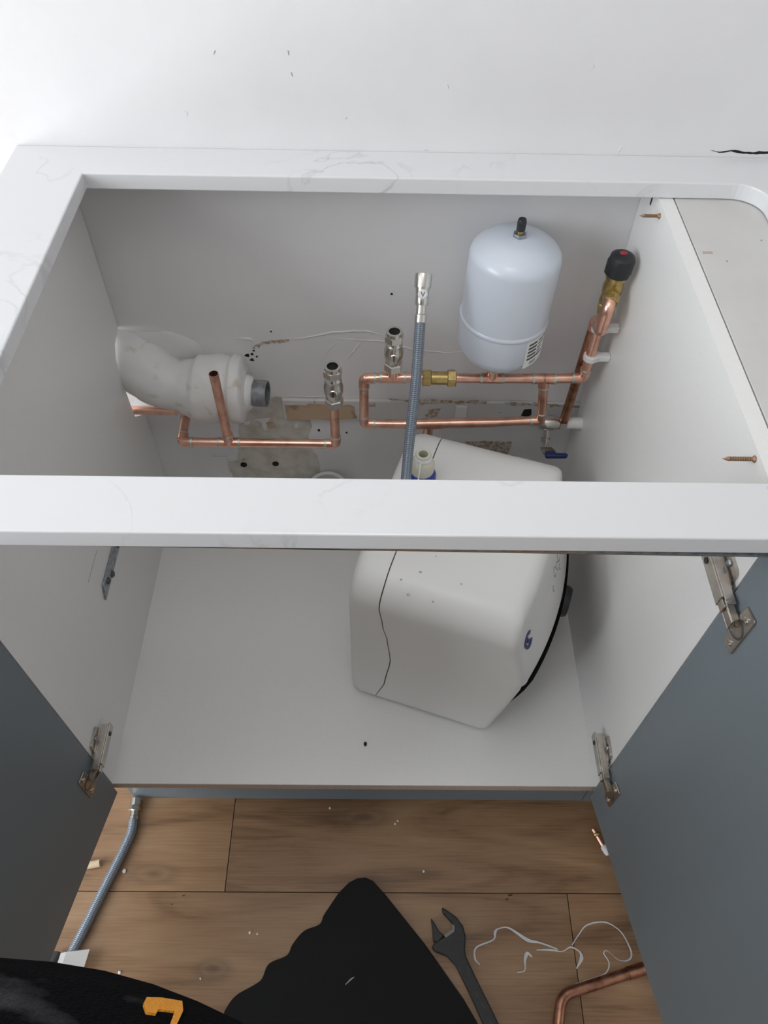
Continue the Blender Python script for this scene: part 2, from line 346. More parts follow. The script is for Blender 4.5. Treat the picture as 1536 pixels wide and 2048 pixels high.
for x, z in ((0.157, 0.279), (0.218, 0.283)):
    bm = BM(); lathe(bm, [(0.0062, 0), (0.0062, 0.0032), (0.004, 0.0034), (0.0, 0.0030)], (x, D, z), (0, -1, 0), 14); link('drill_hole', bm, 'hole', wall, smooth=True)
bm = BM(); lathe(bm, [(0.004, 0), (0.004, 0.003), (0, 0.003)], (0.158, D, 0.292), (0, -1, 0), 10); link('drill_hole', bm, 'stain', wall)
for q in ([(0.212, 0.573), (0.225, 0.580), (0.245, 0.582), (0.268, 0.586), (0.268, 0.581), (0.24, 0.576), (0.222, 0.574), (0.216, 0.566)], [(0.205, 0.562), (0.213, 0.572), (0.211, 0.565)]):
    wall_patch('stain', q, 'stain', 0.0012, 0.0015, 0.006)
for x, z, s in ((0.196, 0.550, 0.0035), (0.205, 0.553, 0.0025), (0.203, 0.541, 0.003), (0.212, 0.548, 0.002), (0.208, 0.560, 0.002), (0.355, 0.37, 0.002), (0.305, 0.375, 0.003), (0.44, 0.50, 0.002), (0.24, 0.60, 0.0015), (0.43, 0.675, 0.002)):
    wall_patch('mould_spot', [(x - s, z - s * .6), (x + s, z - s), (x + s * .7, z + s), (x - s * .6, z + s * .7)], 'hole', 0.0011, s * .3, s)
# raised torn plaster edges
def ridge(pts, r):
    P = [V((a, D, b)) for a, b in pts]; P = catmull(P, 5)
    P = [p + V((random.uniform(-.001, .001), 0, random.uniform(-.001, .001))) for p in P]
    link('plaster_ridge', sweep(BM(), P, [0.55 * r * (0.15 + 0.85 * math.sin(math.pi * i / (len(P) - 1))) for i in range(len(P))], 6), 'wall', wall, smooth=True)
ridge([(0.26, 0.584), (0.30, 0.590), (0.34, 0.600), (0.39, 0.604), (0.42, 0.595)], 0.0035)
ridge([(0.33, 0.59), (0.37, 0.586), (0.42, 0.583), (0.46, 0.57), (0.52, 0.562), (0.60, 0.568)], 0.0026)
ridge([(0.385, 0.583), (0.372, 0.565), (0.36, 0.545)], 0.003)
ridge([(0.35, 0.585), (0.33, 0.565), (0.322, 0.545)], 0.0018)
ridge([(0.345, 0.458), (0.30, 0.459), (0.25, 0.460)], 0.0018)
ridge([(0.18, 0.586), (0.205, 0.584), (0.212, 0.57)], 0.0035)
# crack and marks above the worktop
wall_patch('crack', [(0.835, 0.9045), (0.848, 0.9030), (0.862, 0.9055), (0.873, 0.9050), (0.876, 0.9035), (0.895, 0.9030), (0.898, 0.9045), (0.93, 0.904), (0.93, 0.9028), (0.897, 0.9005), (0.875, 0.9010), (0.862, 0.9035), (0.848, 0.9012)], 'hole', 0.0008, 0.0004, 0.004)
for x, z, a in ((0.215, 1.011, .5), (0.3015, 1.012, -.1), (0.3035, 0.988, -.3), (0.469, 0.8985, 1.5)):
    s = 0.0024; dx, dz = math.sin(a) * s, math.cos(a) * s
    wall_patch('wall_nick', [(x - dx - .0007, z - dz), (x - dx + .0007, z - dz), (x + dx + .0008, z + dz), (x + dx - .0008, z + dz)], 'greyink' if z > .95 else 'hole', 0.0007, 0.0002, 0.003)
ridge([(0.716, 0.897), (0.719, 0.905), (0.722, 0.912)], 0.0016)
for x, z in ((0.366, 0.935), (0.168, 0.937), (0.49, 0.975), (0.66, 1.0)): ridge([(x, z), (x + .0008, z + .003), (x, z + .006)], 0.0014)

# ================================================================ WORKTOP
OX0, OX1, OY0, OY1 = 0.043, 0.887, 0.0225, 0.508
outer = [(-0.057, -0.0373), (1.5, -0.0373), (1.5, D), (-0.057, D)]
inner = [(OX0, OY0), (OX0, OY1)]
rc = 0.036
for k in range(9):
    a = math.pi / 2 * (1 - k / 8); inner.append((OX1 - rc + rc * math.cos(a), OY1 - rc + rc * math.sin(a)))
inner += [(OX1, OY0)]
bm = BM()
def ringloop(poly, z): return [bm.verts.new((x, y, z)) for x, y in poly]
ot, it, ob, ib = ringloop(outer, ZW), ringloop(inner, ZW), ringloop(outer, ZT), ringloop(inner, ZT)
def bridge_flat(o, i):
    e = [bm.edges.new((a, b)) for a, b in zip(o, o[1:] + o[:1])] + [bm.edges.new((a, b)) for a, b in zip(i, i[1:] + i[:1])]
    bmesh.ops.triangle_fill(bm, edges=e, use_beauty=True)
bridge_flat(ot, it); bridge_flat(ob, ib)
for a, b in ((ot, ob), (it, ib)):
    for k in range(len(a)): bm.faces.new((a[k], a[(k + 1) % len(a)], b[(k + 1) % len(a)], b[k]))
wt = link('worktop', bm, 'quartz', loc=(0.72, 0.27, ZT), bevel=0.0016)
tag(wt, 'white marbled quartz worktop with a large rectangular sink cutout', 'worktop')
# ================================================================ CABINET
cab = thing('base_cabinet', (W / 2, 0, 0), 'white sink base cabinet with both grey doors standing open', 'cabinet')
# left side panel: back edge with a notch for the pipes (profile in y,z)
prof = [(0.0, 0.15), (0.5728, 0.15), (0.5728, 0.418), (0.558, 0.425), (0.540, 0.440), (0.525, 0.453), (0.524, 0.475), (0.522, 0.521), (0.520, 0.551), (0.525, 0.580), (0.540, 0.598), (0.5728, 0.606), (0.5728, ZT - .001), (0.0, ZT - .001)]
link('side_panel', prism(BM(), prof, lambda a, b: (0, a, b), (-TH, 0, 0)), 'panel', cab)
link('side_panel', box(BM(), W, W + TH, 0, 0.5728, 0.15, ZT - 0.001), 'panel', cab)
link('bottom_panel', box(BM(), 0, W, 0.001, 0.5728, ZF - TH, ZF), 'panel', cab)
link('edge_strip', box(BM(), 0, W, 0.0, 0.001, ZF - TH, ZF), 'edge', cab)
# rear service-void strip at the foot of the right panel (dark joint line)
link('plinth', box(BM(), -0.012, W + TH, 0.031, 0.047, 0.0, ZF - TH), 'door', cab, bevel=0.0008)
rail = link('front_rail', box(BM(), 0.0, W, 0.0, 0.016, 0.853, 0.8745), 'panel', cab)
def lip(dz0, dz1, m, y0):
    poly = [(0.0, 0.8520 + dz0), (W, 0.8435 + dz0), (W, 0.8435 + dz1), (0.0, 0.8520 + dz1)]
    link('rail_lip', prism(BM(), poly, lambda a_, b_: (a_, y0, b_), (0, 0.014, 0)), m, rail)
lip(0.0, 0.0013, 'dark', -0.0190); lip(0.0013, 0.0030, 'chrome', -0.0196); lip(0.0030, 0.0200, 'galv', -0.0190)
# thin grey line on the inner face of the left panel
link('panel_line', box(BM(), 0, 0.0004, 0.189, 0.246, 0.459, 0.4596), 'greyink', cab)
# doors
def door(hx, hy, sgn, ang):
    d = V((sgn * math.sin(ang), -math.cos(ang), 0)); nrm = V((sgn * math.cos(ang), math.sin(ang), 0))
    bm = BM(); L = 0.397
    for z in (0.140, 0.868):
        pass
    p = [V((hx, hy, 0)), V((hx, hy, 0)) + d * L, V((hx, hy, 0)) + d * L + nrm * 0.019, V((hx, hy, 0)) + nrm * 0.019]
    prism(bm, [(q.x, q.y) for q in p], lambda a, b: (a, b, 0.140), (0, 0, 0.728))
    o = link('door', bm, 'door', cab, bevel=0.0012); return d, nrm
ANG = math.radians(9.4)
ANGL = math.radians(11.0)
dl, nl = door(0.002, -0.004, -1, ANGL)
dr, nr = door(0.760, -0.006, 1, ANG)
# concealed hinges
def hinge(px, sgn, z, hx, hy, d, nrm, full=True):
    """px panel face x, sgn +1 = right panel (inside is -x)"""
    s = -sgn
    bm = BM()
    X = lambda a: px + s * a
    def b(x0, x1, y0, y1, z0, z1): box(bm, min(X(x0), X(x1)), max(X(x0), X(x1)), y0, y1, z0, z1)
    # arm: inverted channel with a cover face
    b(0.016, 0.0185, -0.012, 0.050, z - 0.0085, z + 0.0085)
    b(0.006, 0.016, -0.020, 0.048, z - 0.0085, z - 0.0070)
    b(0.006, 0.016, -0.020, 0.048, z + 0.0070, z + 0.0085)
    b(0.0155, 0.0180, -0.022, -0.012, z - 0.0055, z + 0.0055)
    arm = link('hinge', bm, 'hinge', cab, bevel=0.0007)
    # mounting plate with its rounded wings and screws
    bm = BM()
    def plate(y0, y1, hz, x1): 
        poly = []
        for cx, cy, a0 in ((y1 - .006, z + hz - .006, 0), (y0 + .006, z + hz - .006, 90), (y0 + .006, z - hz + .006, 180), (y1 - .006, z - hz + .006, 270)):
            for k in range(4): a = math.radians(a0 + 30 * k); poly.append((cx + .006 * math.cos(a), cy + .006 * math.sin(a)))
        prism(bm, poly, lambda a_, b_: (X(0.0002), a_, b_), (s * x1, 0, 0))
    plate(0.006, 0.040, 0.021, 0.0035)
    b(0.0035, 0.013, 0.000, 0.044, z - 0.0055, z + 0.0055)
    link('mounting_plate', bm, 'hinge', arm)
    bm = BM()
    bm.free()
    for zz in (-0.015, 0.015): link('screw', lathe(BM(), [(0.004, 0), (0.0042, 0.001), (0.003, 0.0025), (0.0012, 0.0022), (0, 0.0015)], (X(0.0036), 0.023, z + zz), (s, 0, 0), 12), 'galv', arm, smooth=True)
    bm = BM(); lathe(bm, [(0.0035, 0), (0.0035, 0.0012), (0.001, 0.0008), (0, 0.0008)], (X(0.0184), 0.036, z), (s, 0, 0), 10); link('adjuster_screw', bm, 'dark', arm)
    # link from arm end to the cup on the door
    h = V((hx, hy, z - 0.014)); cup = h + d * 0.026 - nrm * 0.0005 + V((0, 0, 0.004))
    a0 = V((X(0.012), -0.017, z)); a1 = cup - nrm * 0.006
    bm = BM(); ax = (a1 - a0); L = ax.length; ax.normalize(); side = V((0, 0, 1)); t = ax.cross(side).normalized()
    m4 = Matrix((ax, side, t)).transposed().to_4x4(); m4.translation = a0
    box(bm, -0.003, L, -0.0075, -0.0055, -0.004, 0.004, m4); box(bm, -0.003, L, 0.0055, 0.0075, -0.004, 0.004, m4); box(bm, 0, L, -0.0058, 0.0058, 0.002, 0.004, m4)
    link('link_arm', bm, 'hinge', arm, bevel=0.0006)
    # cup flange: wings above and below, screwed on the door's inner face
    bm = BM(); e1, e2 = d, V((0, 0, 1))
    poly = [(-0.012, -0.010), (-0.005, -0.013), (-0.003, -0.032), (0.013, -0.032), (0.0145, -0.030), (0.0145, 0.030), (0.013, 0.032), (-0.003, 0.032), (-0.005, 0.013), (-0.012, 0.010)]
    prism(bm, poly, lambda p, q: h + d * (0.026 + p) + e2 * q - nrm * 0.0003, -nrm * 0.0022)
    link('cup_flange', bm, 'hinge', arm, bevel=0.0006)
    bm = BM(); lathe(bm, [(0.013, 0), (0.013, 0.0028), (0.0105, 0.0030), (0.0100, 0.0024), (0, 0.0024)], h + d * 0.027, -nrm, 20); 
    link('hinge_cup', bm, 'jaw', arm, smooth=True)
    bm = BM()
    bm.free()
    for q in (-0.022, 0.022): link('screw', lathe(BM(), [(0.0036, 0), (0.0036, 0.0036), (0.0025, 0.0042), (0.001, 0.0034), (0, 0.0034)], h + d * 0.032 + e2 * q, -nrm, 10), 'chrome', arm, smooth=True)
hinge(W, 1, 0.757, 0.760, -0.006, dr, nr)
hinge(W, 1, 0.262, 0.760, -0.006, dr, nr)
hinge(0, -1, 0.284, 0.002, -0.004, dl, nl)
# galvanised bracket on left side panel
bm = BM(); prism(bm, [(0.205, 0.385), (0.216, 0.410), (0.33, 0.410), (0.33, 0.385)], lambda a, b: (0.0002, a, b), (0.003, 0, 0))
br = link('bracket', bm, 'galv', cab, bevel=0.0006)
for y, z in ((0.232, 0.397), (0.250, 0.388), (0.30, 0.397)):
    bm = BM(); lathe(bm, [(0.0055, 0), (0.0055, 0.0015), (0.0035, 0.003), (0.0015, 0.002), (0, 0.002)], (0.0032, y, z), (1, 0, 0), 14); link('screw', bm, 'jaw', br, smooth=True)

# neighbouring unit to the right
nb = thing('base_cabinet', (1.1, 0, 0), 'neighbouring closed base unit with bare white top under the worktop', 'cabinet')
link('carcass', box(BM(), W + TH + 0.002, 1.48, 0.0, 0.565, 0.15, ZT - 0.001), 'raw', nb, bevel=0.0008)
link('door', box(BM(), W + TH + 0.006, 1.478, -0.022, -0.001, 0.14, 0.868), 'door', nb, bevel=0.001)
link('plinth', box(BM(), W + TH + 0.001, 1.48, 0.031, 0.047, 0, 0.15), 'door', nb)
bm = prism(BM(), rough_poly([(0.790, 0.391), (0.802, 0.391), (0.803, 0.396), (0.791, 0.396)], 0.0006, 0.004), lambda a, b: (a, b, ZT - 0.0011), (0, 0, 0.0006)); link('chip', bm, 'edge', nb)
for x, y in ((0.815, 0.377), (0.868, 0.42), (0.84, 0.27)): link('speck', lathe(BM(), [(0.0012, 0), (0.0012, 0.0008), (0, 0.0008)], (x, y, ZT - 0.0012), (0, 0, 1), 8), 'greyink', nb)
bm = box(BM(), W - 0.0004, W, 0.530, 0.534, 0.852, 0.864); link('slot_mark', bm, 'hole', cab)

# wood screws through the right panel
def screw(y, z, L, label):
    bm = BM(); r = 0.0020; prof = [(r * 1.0, 0)]
    n = int(L / 0.0022)
    prof = [(0.0036, -0.0004), (0.0036, 0.0006), (r, 0.0022)]
    for k in range(n): h = 0.0030 + k * (L - 0.009) / n; prof += [(r * 0.75, h), (r * 1.2, h + 0.0009)]
    prof += [(r * 0.7, L - 0.004), (0, L)]
    lathe(bm, prof, (W - 0.0005, y, z), (-1, 0, 0), 10)
    tag(link('wood_screw', bm, 'screw', loc=(W, y, z), smooth=True), label, 'screw')
screw(0.488, 0.863, 0.026, 'brown wood screw sticking out of right panel near the back corner')
screw(0.077, 0.866, 0.031, 'brown wood screw sticking out of right panel above the heater near front rail')

# ================================================================ COPPER PIPEWORK
R15 = 0.0075
def fitting(par, c, dirs, name=None, ln=0.017, mat_='copper'):
    c = V(c); bm = BM(); ds = [V(d).normalized() for d in dirs]
    if len(ds) == 2:
        a, b = c + ds[0] * ln, c + ds[1] * ln
        sweep(bm, rounded_path([a, c, b], 0.011, 7), R15 + 0.0011, 16)
    else:
        for d in ds: sweep(bm, [c - d * 0.001, c + d * ln], R15 + 0.0011, 16)
    o = link(name or ('elbow' if len(ds) == 2 else 'tee'), bm, mat_, par, smooth=True)
    for d in ds:
        bm = BM(); ring(bm, R15 + 0.0014, R15 - 0.001, 0.0032, c + d * (ln - 0.0016), d, 16); link('solder_ring', bm, 'solder', o, smooth=True)
    return o
def pipe(par, a, b, m='copper', hollow=False, r=R15, name='pipe'):
    return link(name, sweep(BM(), [a, (V(a) + V(b)) / 2, b], r, 16, hollow=r - 0.0011 if hollow else 0), m, par, smooth=True)
def hexnut(bm, r, h0, h1, o, ax, rot=0.3):
    lathe(bm, [(r * 0.86, h0), (r, h0 + 0.0012), (r, h1 - 0.0012), (r * 0.86, h1)], o, ax, 6, rot=rot)
def iso_valve(par, x, y, z0, z1):
    L = z1 - z0
    bm = BM(); o = (x, y, z0)
    lathe(bm, [(0.0095, L * .16), (0.0125, L * .22), (0.0130, L * .30), (0.0148, L * .38), (0.0150, L * .50), (0.0130, L * .60), (0.0134, L * .69), (0.0110, L * .73), (0.0100, L * .80)], o, (0, 0, 1), 22)
    v = link('isolating_valve', bm, 'chrome', par, smooth=True)
    bm = BM(); hexnut(bm, 0.0146, 0, L * .19, o, (0, 0, 1)); link('nut', bm, 'chrome', v)
    bm = BM(); hexnut(bm, 0.0146, L * .76, L * .93, o, (0, 0, 1)); 
    link('nut', bm, 'chrome', v)
    bm = BM(); lathe_open(bm, [(0.0082, L * .9), (0.0128, L * .92), (0.0122, L), (0.0085, L), (0.0082, L * .9)], o, (0, 0, 1), 22); link('collar', bm, 'chrome', v, smooth=True)
    bm = BM(); lathe(bm, [(0.0082, L * .90), (0.0082, L * .945), (0, L * .945)], o, (0, 0, 1), 18); link('bore', bm, 'hole', v)
    bm = BM(); lathe(bm, [(0.0065, 0), (0.0065, 0.0022), (0.0052, 0.0034), (0, 0.0034)], (x, y - 0.0132, z0 + L * .46), (0, -1, 0.25), 18); d = link('valve_screw', bm, 'chrome', v, smooth=True)
    link('slot', box(BM(), x - 0.0008, x + 0.0008, y - 0.0176, y - 0.0160, z0 + L * .46 - 0.0042, z0 + L * .46 + 0.0050), 'hole', v)

# --- left branch
lp = thing('copper_pipework', (0.2, 0.5, 0.45), 'copper pipe branch with open upright stub in front of white waste pipe', 'pipework')
ya, za = 0.533, 0.461; yb, zb = 0.462, 0.460
E1 = (0.088, ya, za); E2 = (0.090, yb, zb); T1 = (0.168, yb, zb); E3 = (0.343, yb, zb)
pipe(lp, (-0.35, ya, za), E1); fitting(lp, E1, [(-1, 0, 0), (0, -1, 0)])
pipe(lp, E1, E2); fitting(lp, E2, [(0, 1, 0), (1, 0, 0)])
pipe(lp, E2, T1); fitting(lp, T1, [(-1, 0, 0), (1, 0, 0), (0, 0, 1)])
pipe(lp, (0.168, yb, zb + 0.004), (0.166, yb, 0.611), hollow=True, name='open_pipe')
bm = BM(); lathe(bm, [(0.0064, 0), (0.0064, 0.001), (0, 0.001)], (0.166, yb, 0.600), (0, 0, 1), 14); link('pipe_bore', bm, 'hole', lp)
pipe(lp, T1, E3); fitting(lp, E3, [(-1, 0, 0), (0, 0, 1)])
pipe(lp, E3, (0.343, yb, 0.560)); iso_valve(lp, 0.3435, yb, 0.549, 0.629)

# --- right manifold
rp = thing('copper_pipework', (0.55, 0.505, 0.45), 'copper pipe loop with brass check valve between hose and right panel', 'pipework')
Y = 0.505
A = (0.389, Y, 0.566); B = (0.389, Y, 0.464); T2 = (0.4345, Y, 0.568); T3 = (0.590, Y, 0.570); T4 = (0.672, Y, 0.570); E5 = (0.734, Y, 0.573)
Bo = (0.684, Y, 0.477); Tm = (0.497, Y, 0.464)
pipe(rp, A, T2); fitting(rp, A, [(1, 0, 0), (0, 0, -1)]); pipe(rp, A, B); fitting(rp, B, [(1, 0, 0), (0, 0, 1)])
fitting(rp, T2, [(-1, 0, 0), (1, 0, 0), (0, 0, 1)], ln=0.019)
pipe(rp, T2, T3); pipe(rp, T2, (T2[0], Y, 0.592)); iso_valve(rp, T2[0], Y, 0.586, 0.660)
fitting(rp, T3, [(-1, 0, 0), (1, 0, 0), (0, 0, 1)]); pipe(rp, T3, T4)
fitting(rp, T4, [(-1, 0, 0), (1, 0, 0), V(Bo) - V(T4)]); pipe(rp, T4, E5); fitting(rp, E5, [(-1, 0, 0), (0, 0, 1)])
pipe(rp, T4, Bo); fitting(rp, Bo, [V(T4) - V(Bo), V(Tm) - V(Bo)])
pipe(rp, B, Tm); pipe(rp, Tm, Bo); fitting(rp, Tm, [(-1, 0, 0), V(Bo) - V(Tm), (0, 0.12, -1)], ln=0.022)
pipe(rp, Tm, (0.497, Y + 0.02, 0.30))
pipe(rp, (0.455, Y, 0.464), (0.61, Y, 0.4716), r=R15 + 0.0008, name='coupling')
# check valve (brass)
bm = BM(); lathe(bm, [(0.0105, 0.004), (0.0105, 0.046)], (0.4815, Y, 0.5686), (1, 0, 0), 20); cv = link('check_valve', bm, 'brass', rp, smooth=True)
bm = BM(); hexnut(bm, 0.0140, -0.001, 0.013, (0.4815, Y, 0.5686), (1, 0, 0), 0.2); link('nut', bm, 'brass', cv)
bm = BM(); hexnut(bm, 0.0140, 0.038, 0.052, (0.4815, Y, 0.5686), (1, 0, 0), 0.5); link('nut', bm, 'brass', cv)
# riser to relief valve
pipe(rp, E5, (0.734, 0.503, 0.735), name='riser')
# discharge pipe coming back down behind
dp = thing('copper_pipework', (0.732, 0.53, 0.45), 'tarnished copper discharge pipe running down behind the right riser', 'pipework')
pipe(dp, (0.7350, 0.530, 0.658), (0.7305, 0.530, 0.452), m='copper_old')
link('elbow', sweep(BM(), rounded_path([(0.7350, 0.530, 0.650), (0.7345, 0.527, 0.668), (0.7300, 0.481, 0.684), (0.7305, 0.479, 0.726), (0.7370, 0.500, 0.737)], 0.012, 6), R15 + 0.0012, 16), 'copper', dp, smooth=True)

# pressure relief valve on the riser
rv = thing('relief_valve', (0.7375, 0.505, 0.735), 'brass pressure relief valve with black red-dotted cap in right back corner', 'valve')
bm = BM(); lathe(bm, [(0.012, 0), (0.0135, 0.004), (0.0130, 0.012), (0.0118, 0.016), (0.0135, 0.020), (0.0145, 0.030), (0.0125, 0.040), (0.0150, 0.046), (0.0150, 0.058)], (0.738, 0.508, 0.712), (0.02, 0, 1), 20); link('body', bm, 'brass', rv, smooth=True)
bm = BM(); hexnut(bm, 0.0142, 0, 0.016, (0.7375, 0.506, 0.700), (0, 0, 1)); link('inlet_nut', bm, 'brass', rv)
bm = BM(); hexnut(bm, 0.0118, 0, 0.012, (0.7370, 0.4975, 0.735), (-0.3, -0.9, -0.35)); link('outlet_nut', bm, 'brass', rv)
bm = BM(); n = 28; prof = [(0.0150, 0), (0.0180, 0.003), (0.0182, 0.022), (0.0165, 0.029), (0.0110, 0.0325), (0, 0.033)]
lathe(bm, prof, (0.739, 0.508, 0.762), (0.02, -0.04, 1), n)
for v in bm.verts:
    p = v.co - V((0.739, 0.508, v.co.z)); a = math.atan2(p.y, p.x)
    if 0.763 < v.co.z < 0.79: v.co = V((0.739, 0.508, v.co.z)) + p * (1 + 0.05 * math.cos(6 * a))
cap = link('cap', bm, 'dark', rv, smooth=True)
bm = BM(); lathe(bm, [(0.0055, 0), (0.0050, 0.0012), (0, 0.0014)], (0.740, 0.509, 0.7945), (0.02, -0.04, 1), 16)
for v in bm.verts: v.co.y = 0.509 + (v.co.y - 0.509) * 0.7
link('red_dot', bm, 'red', cap, smooth=True)

# plastic pipe clips on the right panel
for z, nm in ((0.672, 'upper'), (0.617, 'lower')):
    bm = BM(); pts = []
    poly = []
    for k in range(13): a = math.radians(150 + 240 * k / 12); poly.append((0.734 + 0.0115 * math.cos(a) * -1, 0.504 + 0.0115 * math.sin(a)))
    poly = [(W - 0.0003, 0.498), (W - 0.0003, 0.510), (0.750, 0.510), (0.741, 0.5150), (0.731, 0.5145), (0.7245, 0.509), (0.7235, 0.501), (0.728, 0.4945), (0.736, 0.4925), (0.748, 0.498)]
    prism(bm, poly, lambda a, b: (a, b, z - 0.005), (0, 0, 0.010))
    tag(link('pipe_clip', bm, 'white', bevel=0.0015), nm + ' white plastic pipe clip holding the riser to right panel', 'clip', 'white pipe clips on the riser')

# ball valve with blue lever by the wall
bv = thing('ball_valve', (0.71, 0.535, 0.38), 'nickel ball valve with blue lever low by the back wall', 'valve')
o = (0.690, 0.535, 0.441)
bm = BM(); lathe(bm, [(0.010, 0), (0.0125, 0.003), (0.0140, 0.010), (0.0140, 0.024), (0.0115, 0.030), (0.0115, 0.034)], o, (1, 0, -0.03), 20); link('body', bm, 'chrome', bv, smooth=True)
bm = BM(); hexnut(bm, 0.0125, 0.034, 0.048, o, (1, 0, -0.03)); link('nut', bm, 'chrome', bv)
bm = BM(); lathe(bm, [(0.0105, 0.0), (0.0105, 0.033)], (0.738, 0.536, 0.440), (1, 0, 0.0), 16); link('painted_tail', bm, 'whitepipe', bv, smooth=True)
bm = BM(); lathe(bm, [(0.0065, 0), (0.0065, 0.018), (0.0085, 0.019), (0.0085, 0.025), (0.004, 0.026), (0.004, 0.032), (0, 0.032)], (0.705, 0.530, 0.434), (0.0, -0.5, -1), 14); link('spindle', bm, 'chrome', bv, smooth=True)
lv = BM(); prism(lv, [(0.697, 0.5125), (0.716, 0.5125), (0.722, 0.503), (0.722, 0.498), (0.700, 0.498)], lambda a, b: (a, b, 0.4035), (0, 0, -0.003)); link('lever_arm', lv, 'hinge', bv)
lv = BM(); prism(lv, [(0.703, 0.503), (0.719, 0.503), (0.722, 0.499), (0.740, 0.4985), (0.743, 0.495), (0.740, 0.4915), (0.706, 0.4905), (0.703, 0.494)], lambda a, b: (a, b, 0.4045), (0, 0, -0.008)); link('lever_sleeve', lv, 'navy', bv, bevel=0.0015)

# ================================================================ EXPANSION VESSEL
ex, ey = 0.590, 0.5045
ev = thing('expansion_vessel', (ex, ey, 0.585), 'pale blue steel expansion vessel with a black capped valve on top', 'vessel')
Rv = 0.0625
prof = [(0, 0.612), (0.012, 0.612), (0.030, 0.615), (0.046, 0.623), (0.055, 0.633), (Rv, 0.648), (Rv, 0.690), (Rv + 0.0012, 0.6915), (Rv + 0.0018, 0.694), (Rv + 0.0012, 0.6965), (Rv, 0.698), (Rv, 0.792), (Rv - 0.001, 0.797), (Rv - 0.004, 0.802), (Rv - 0.010, 0.8075), (0.040, 0.815), (0.024, 0.8195), (0.010, 0.821), (0, 0.821)]
bm = BM(); lathe(bm, [(r, h - 0.612) for r, h in prof], (ex, ey, 0.612), (0.022, 0, 1), 48); link('shell', bm, 'tank', ev, smooth=True)
bm = BM(); hexnut(bm, 0.0095, 0, 0.005, (ex + 0.0045, ey, 0.8205), (0, 0, 1)); st = link('valve_nut', bm, 'galv', ev)
bm = BM(); lathe(bm, [(0.0042, 0), (0.0042, 0.007), (0, 0.007)], (ex + 0.0045, ey, 0.825), (0, 0, 1), 14); link('valve_stem', bm, 'brass', st, smooth=True)
bm = BM(); lathe(bm, [(0.0056, 0), (0.0060, 0.001), (0.0060, 0.013), (0.0048, 0.016), (0, 0.0165)], (ex + 0.0048, ey, 0.830), (0, 0, 1), 14); link('valve_cap', bm, 'dark', st, smooth=True)
bm = BM(); hexnut(bm, 0.0135, 0.0, 0.018, (ex, ey, 0.594), (0, 0, 1)); lathe(bm, [(0.010, 0.018), (0.010, 0.022)], (ex, ey, 0.594), (0, 0, 1), 12); link('union_nut', bm, 'brass', ev)
pipe(rp, T3, (ex, Y, 0.598))
# paper label on lower right of vessel
def curved_patch(bm, a0, a1, z0, z1, rr, n=10, skew=0.0):
    A_ = []
    for k in range(n + 1):
        a = math.radians(a0 + (a1 - a0) * k / n); c_ = V((ex + 0.0012 + rr * math.cos(a), ey + rr * math.sin(a), 0)); ci = V((ex + 0.0012 + (rr - .0004) * math.cos(a), ey + (rr - .0004) * math.sin(a), 0))
        A_.append([bm.verts.new(c_ + V((0, 0, z0))), bm.verts.new(c_ + V((0, 0, z1))), bm.verts.new(ci + V((0, 0, z1))), bm.verts.new(ci + V((0, 0, z0)))])
    for p, q in zip(A_, A_[1:]):
        for i in range(4): bm.faces.new((p[i], q[i], q[(i + 1) % 4], p[(i + 1) % 4]))
    bm.faces.new(A_[0]); bm.faces.new(A_[-1]); return bm
lb = link('label', curved_patch(BM(), -62, -8, 0.640, 0.6885, Rv + 0.0006), 'paper', ev)
for i in range(6):
    z = 0.683 - i * 0.0066
    bm = curved_patch(BM(), -58, -58 + (15 if i < 4 else 24), z - 0.0032, z, Rv + 0.0009, 4); curved_patch(bm, -40, -40 + random.choice((8, 14, 18)), z - 0.0026, z - 0.0008, Rv + 0.0009, 4)
    if i == 5: bm.free(); bm = curved_patch(BM(), -52, -40, 0.644, 0.649, Rv + 0.0009, 3)
    link('printed_line', bm, 'ink' if i < 5 else 'greyink', lb)

# ================================================================ WASTE PIPE
ws = thing('waste_pipe', (0.1, 0.53, 0.46), 'lumpy white painted waste pipe ending in a grey plastic stub', 'pipe')
from mathutils import noise as NZ
axis_pts = catmull([(0.198, 0.533, 0.511), (0.185, 0.533, 0.511), (0.165, 0.534, 0.511), (0.14, 0.535, 0.511), (0.115, 0.536, 0.511), (0.09, 0.538, 0.514), (0.06, 0.543, 0.519), (0.03, 0.556, 0.531), (0.0, 0.576, 0.547), (-0.03, 0.598, 0.560), (-0.06, 0.630, 0.572)], 6)
radt = [(-0.10, 0.050), (0.0, 0.050), (0.05, 0.047), (0.085, 0.0415), (0.10, 0.046), (0.118, 0.056), (0.150, 0.058), (0.163, 0.055), (0.169, 0.052), (0.176, 0.057), (0.188, 0.055), (0.1985, 0.034)]
def lerp_tab(t, x):
    for (a_, p_), (b_, q_) in zip(t, t[1:]):
        if x <= b_: k_ = max(0, (x - a_) / (b_ - a_)); k_ = k_ * k_ * (3 - 2 * k_); return p_ + (q_ - p_) * k_
    return t[-1][1]
bm = sweep(BM(), axis_pts, [lerp_tab(radt, p.x) for p in axis_pts], 44)
for v in bm.verts:
    near = min(axis_pts, key=lambda p: (p - v.co).length); d_ = (v.co - near)
    if d_.length > 0.01: v.co += d_.normalized() * (NZ.noise(v.co * 32) * 0.0028 + NZ.noise(v.co * 80) * 0.001)
link('pipe', bm, 'whitepipe', ws, smooth=True)
bm = BM(); lathe_open(bm, [(0.0175, 0.150), (0.0215, 0.150), (0.0212, 0.200), (0.0220, 0.215), (0.0215, 0.232), (0.0190, 0.232), (0.0185, 0.205), (0.0175, 0.150)], (0.0, 0.545, 0.509), (1, -0.10, 0.02), 28); link('stub', bm, 'pvc', ws, smooth=True)
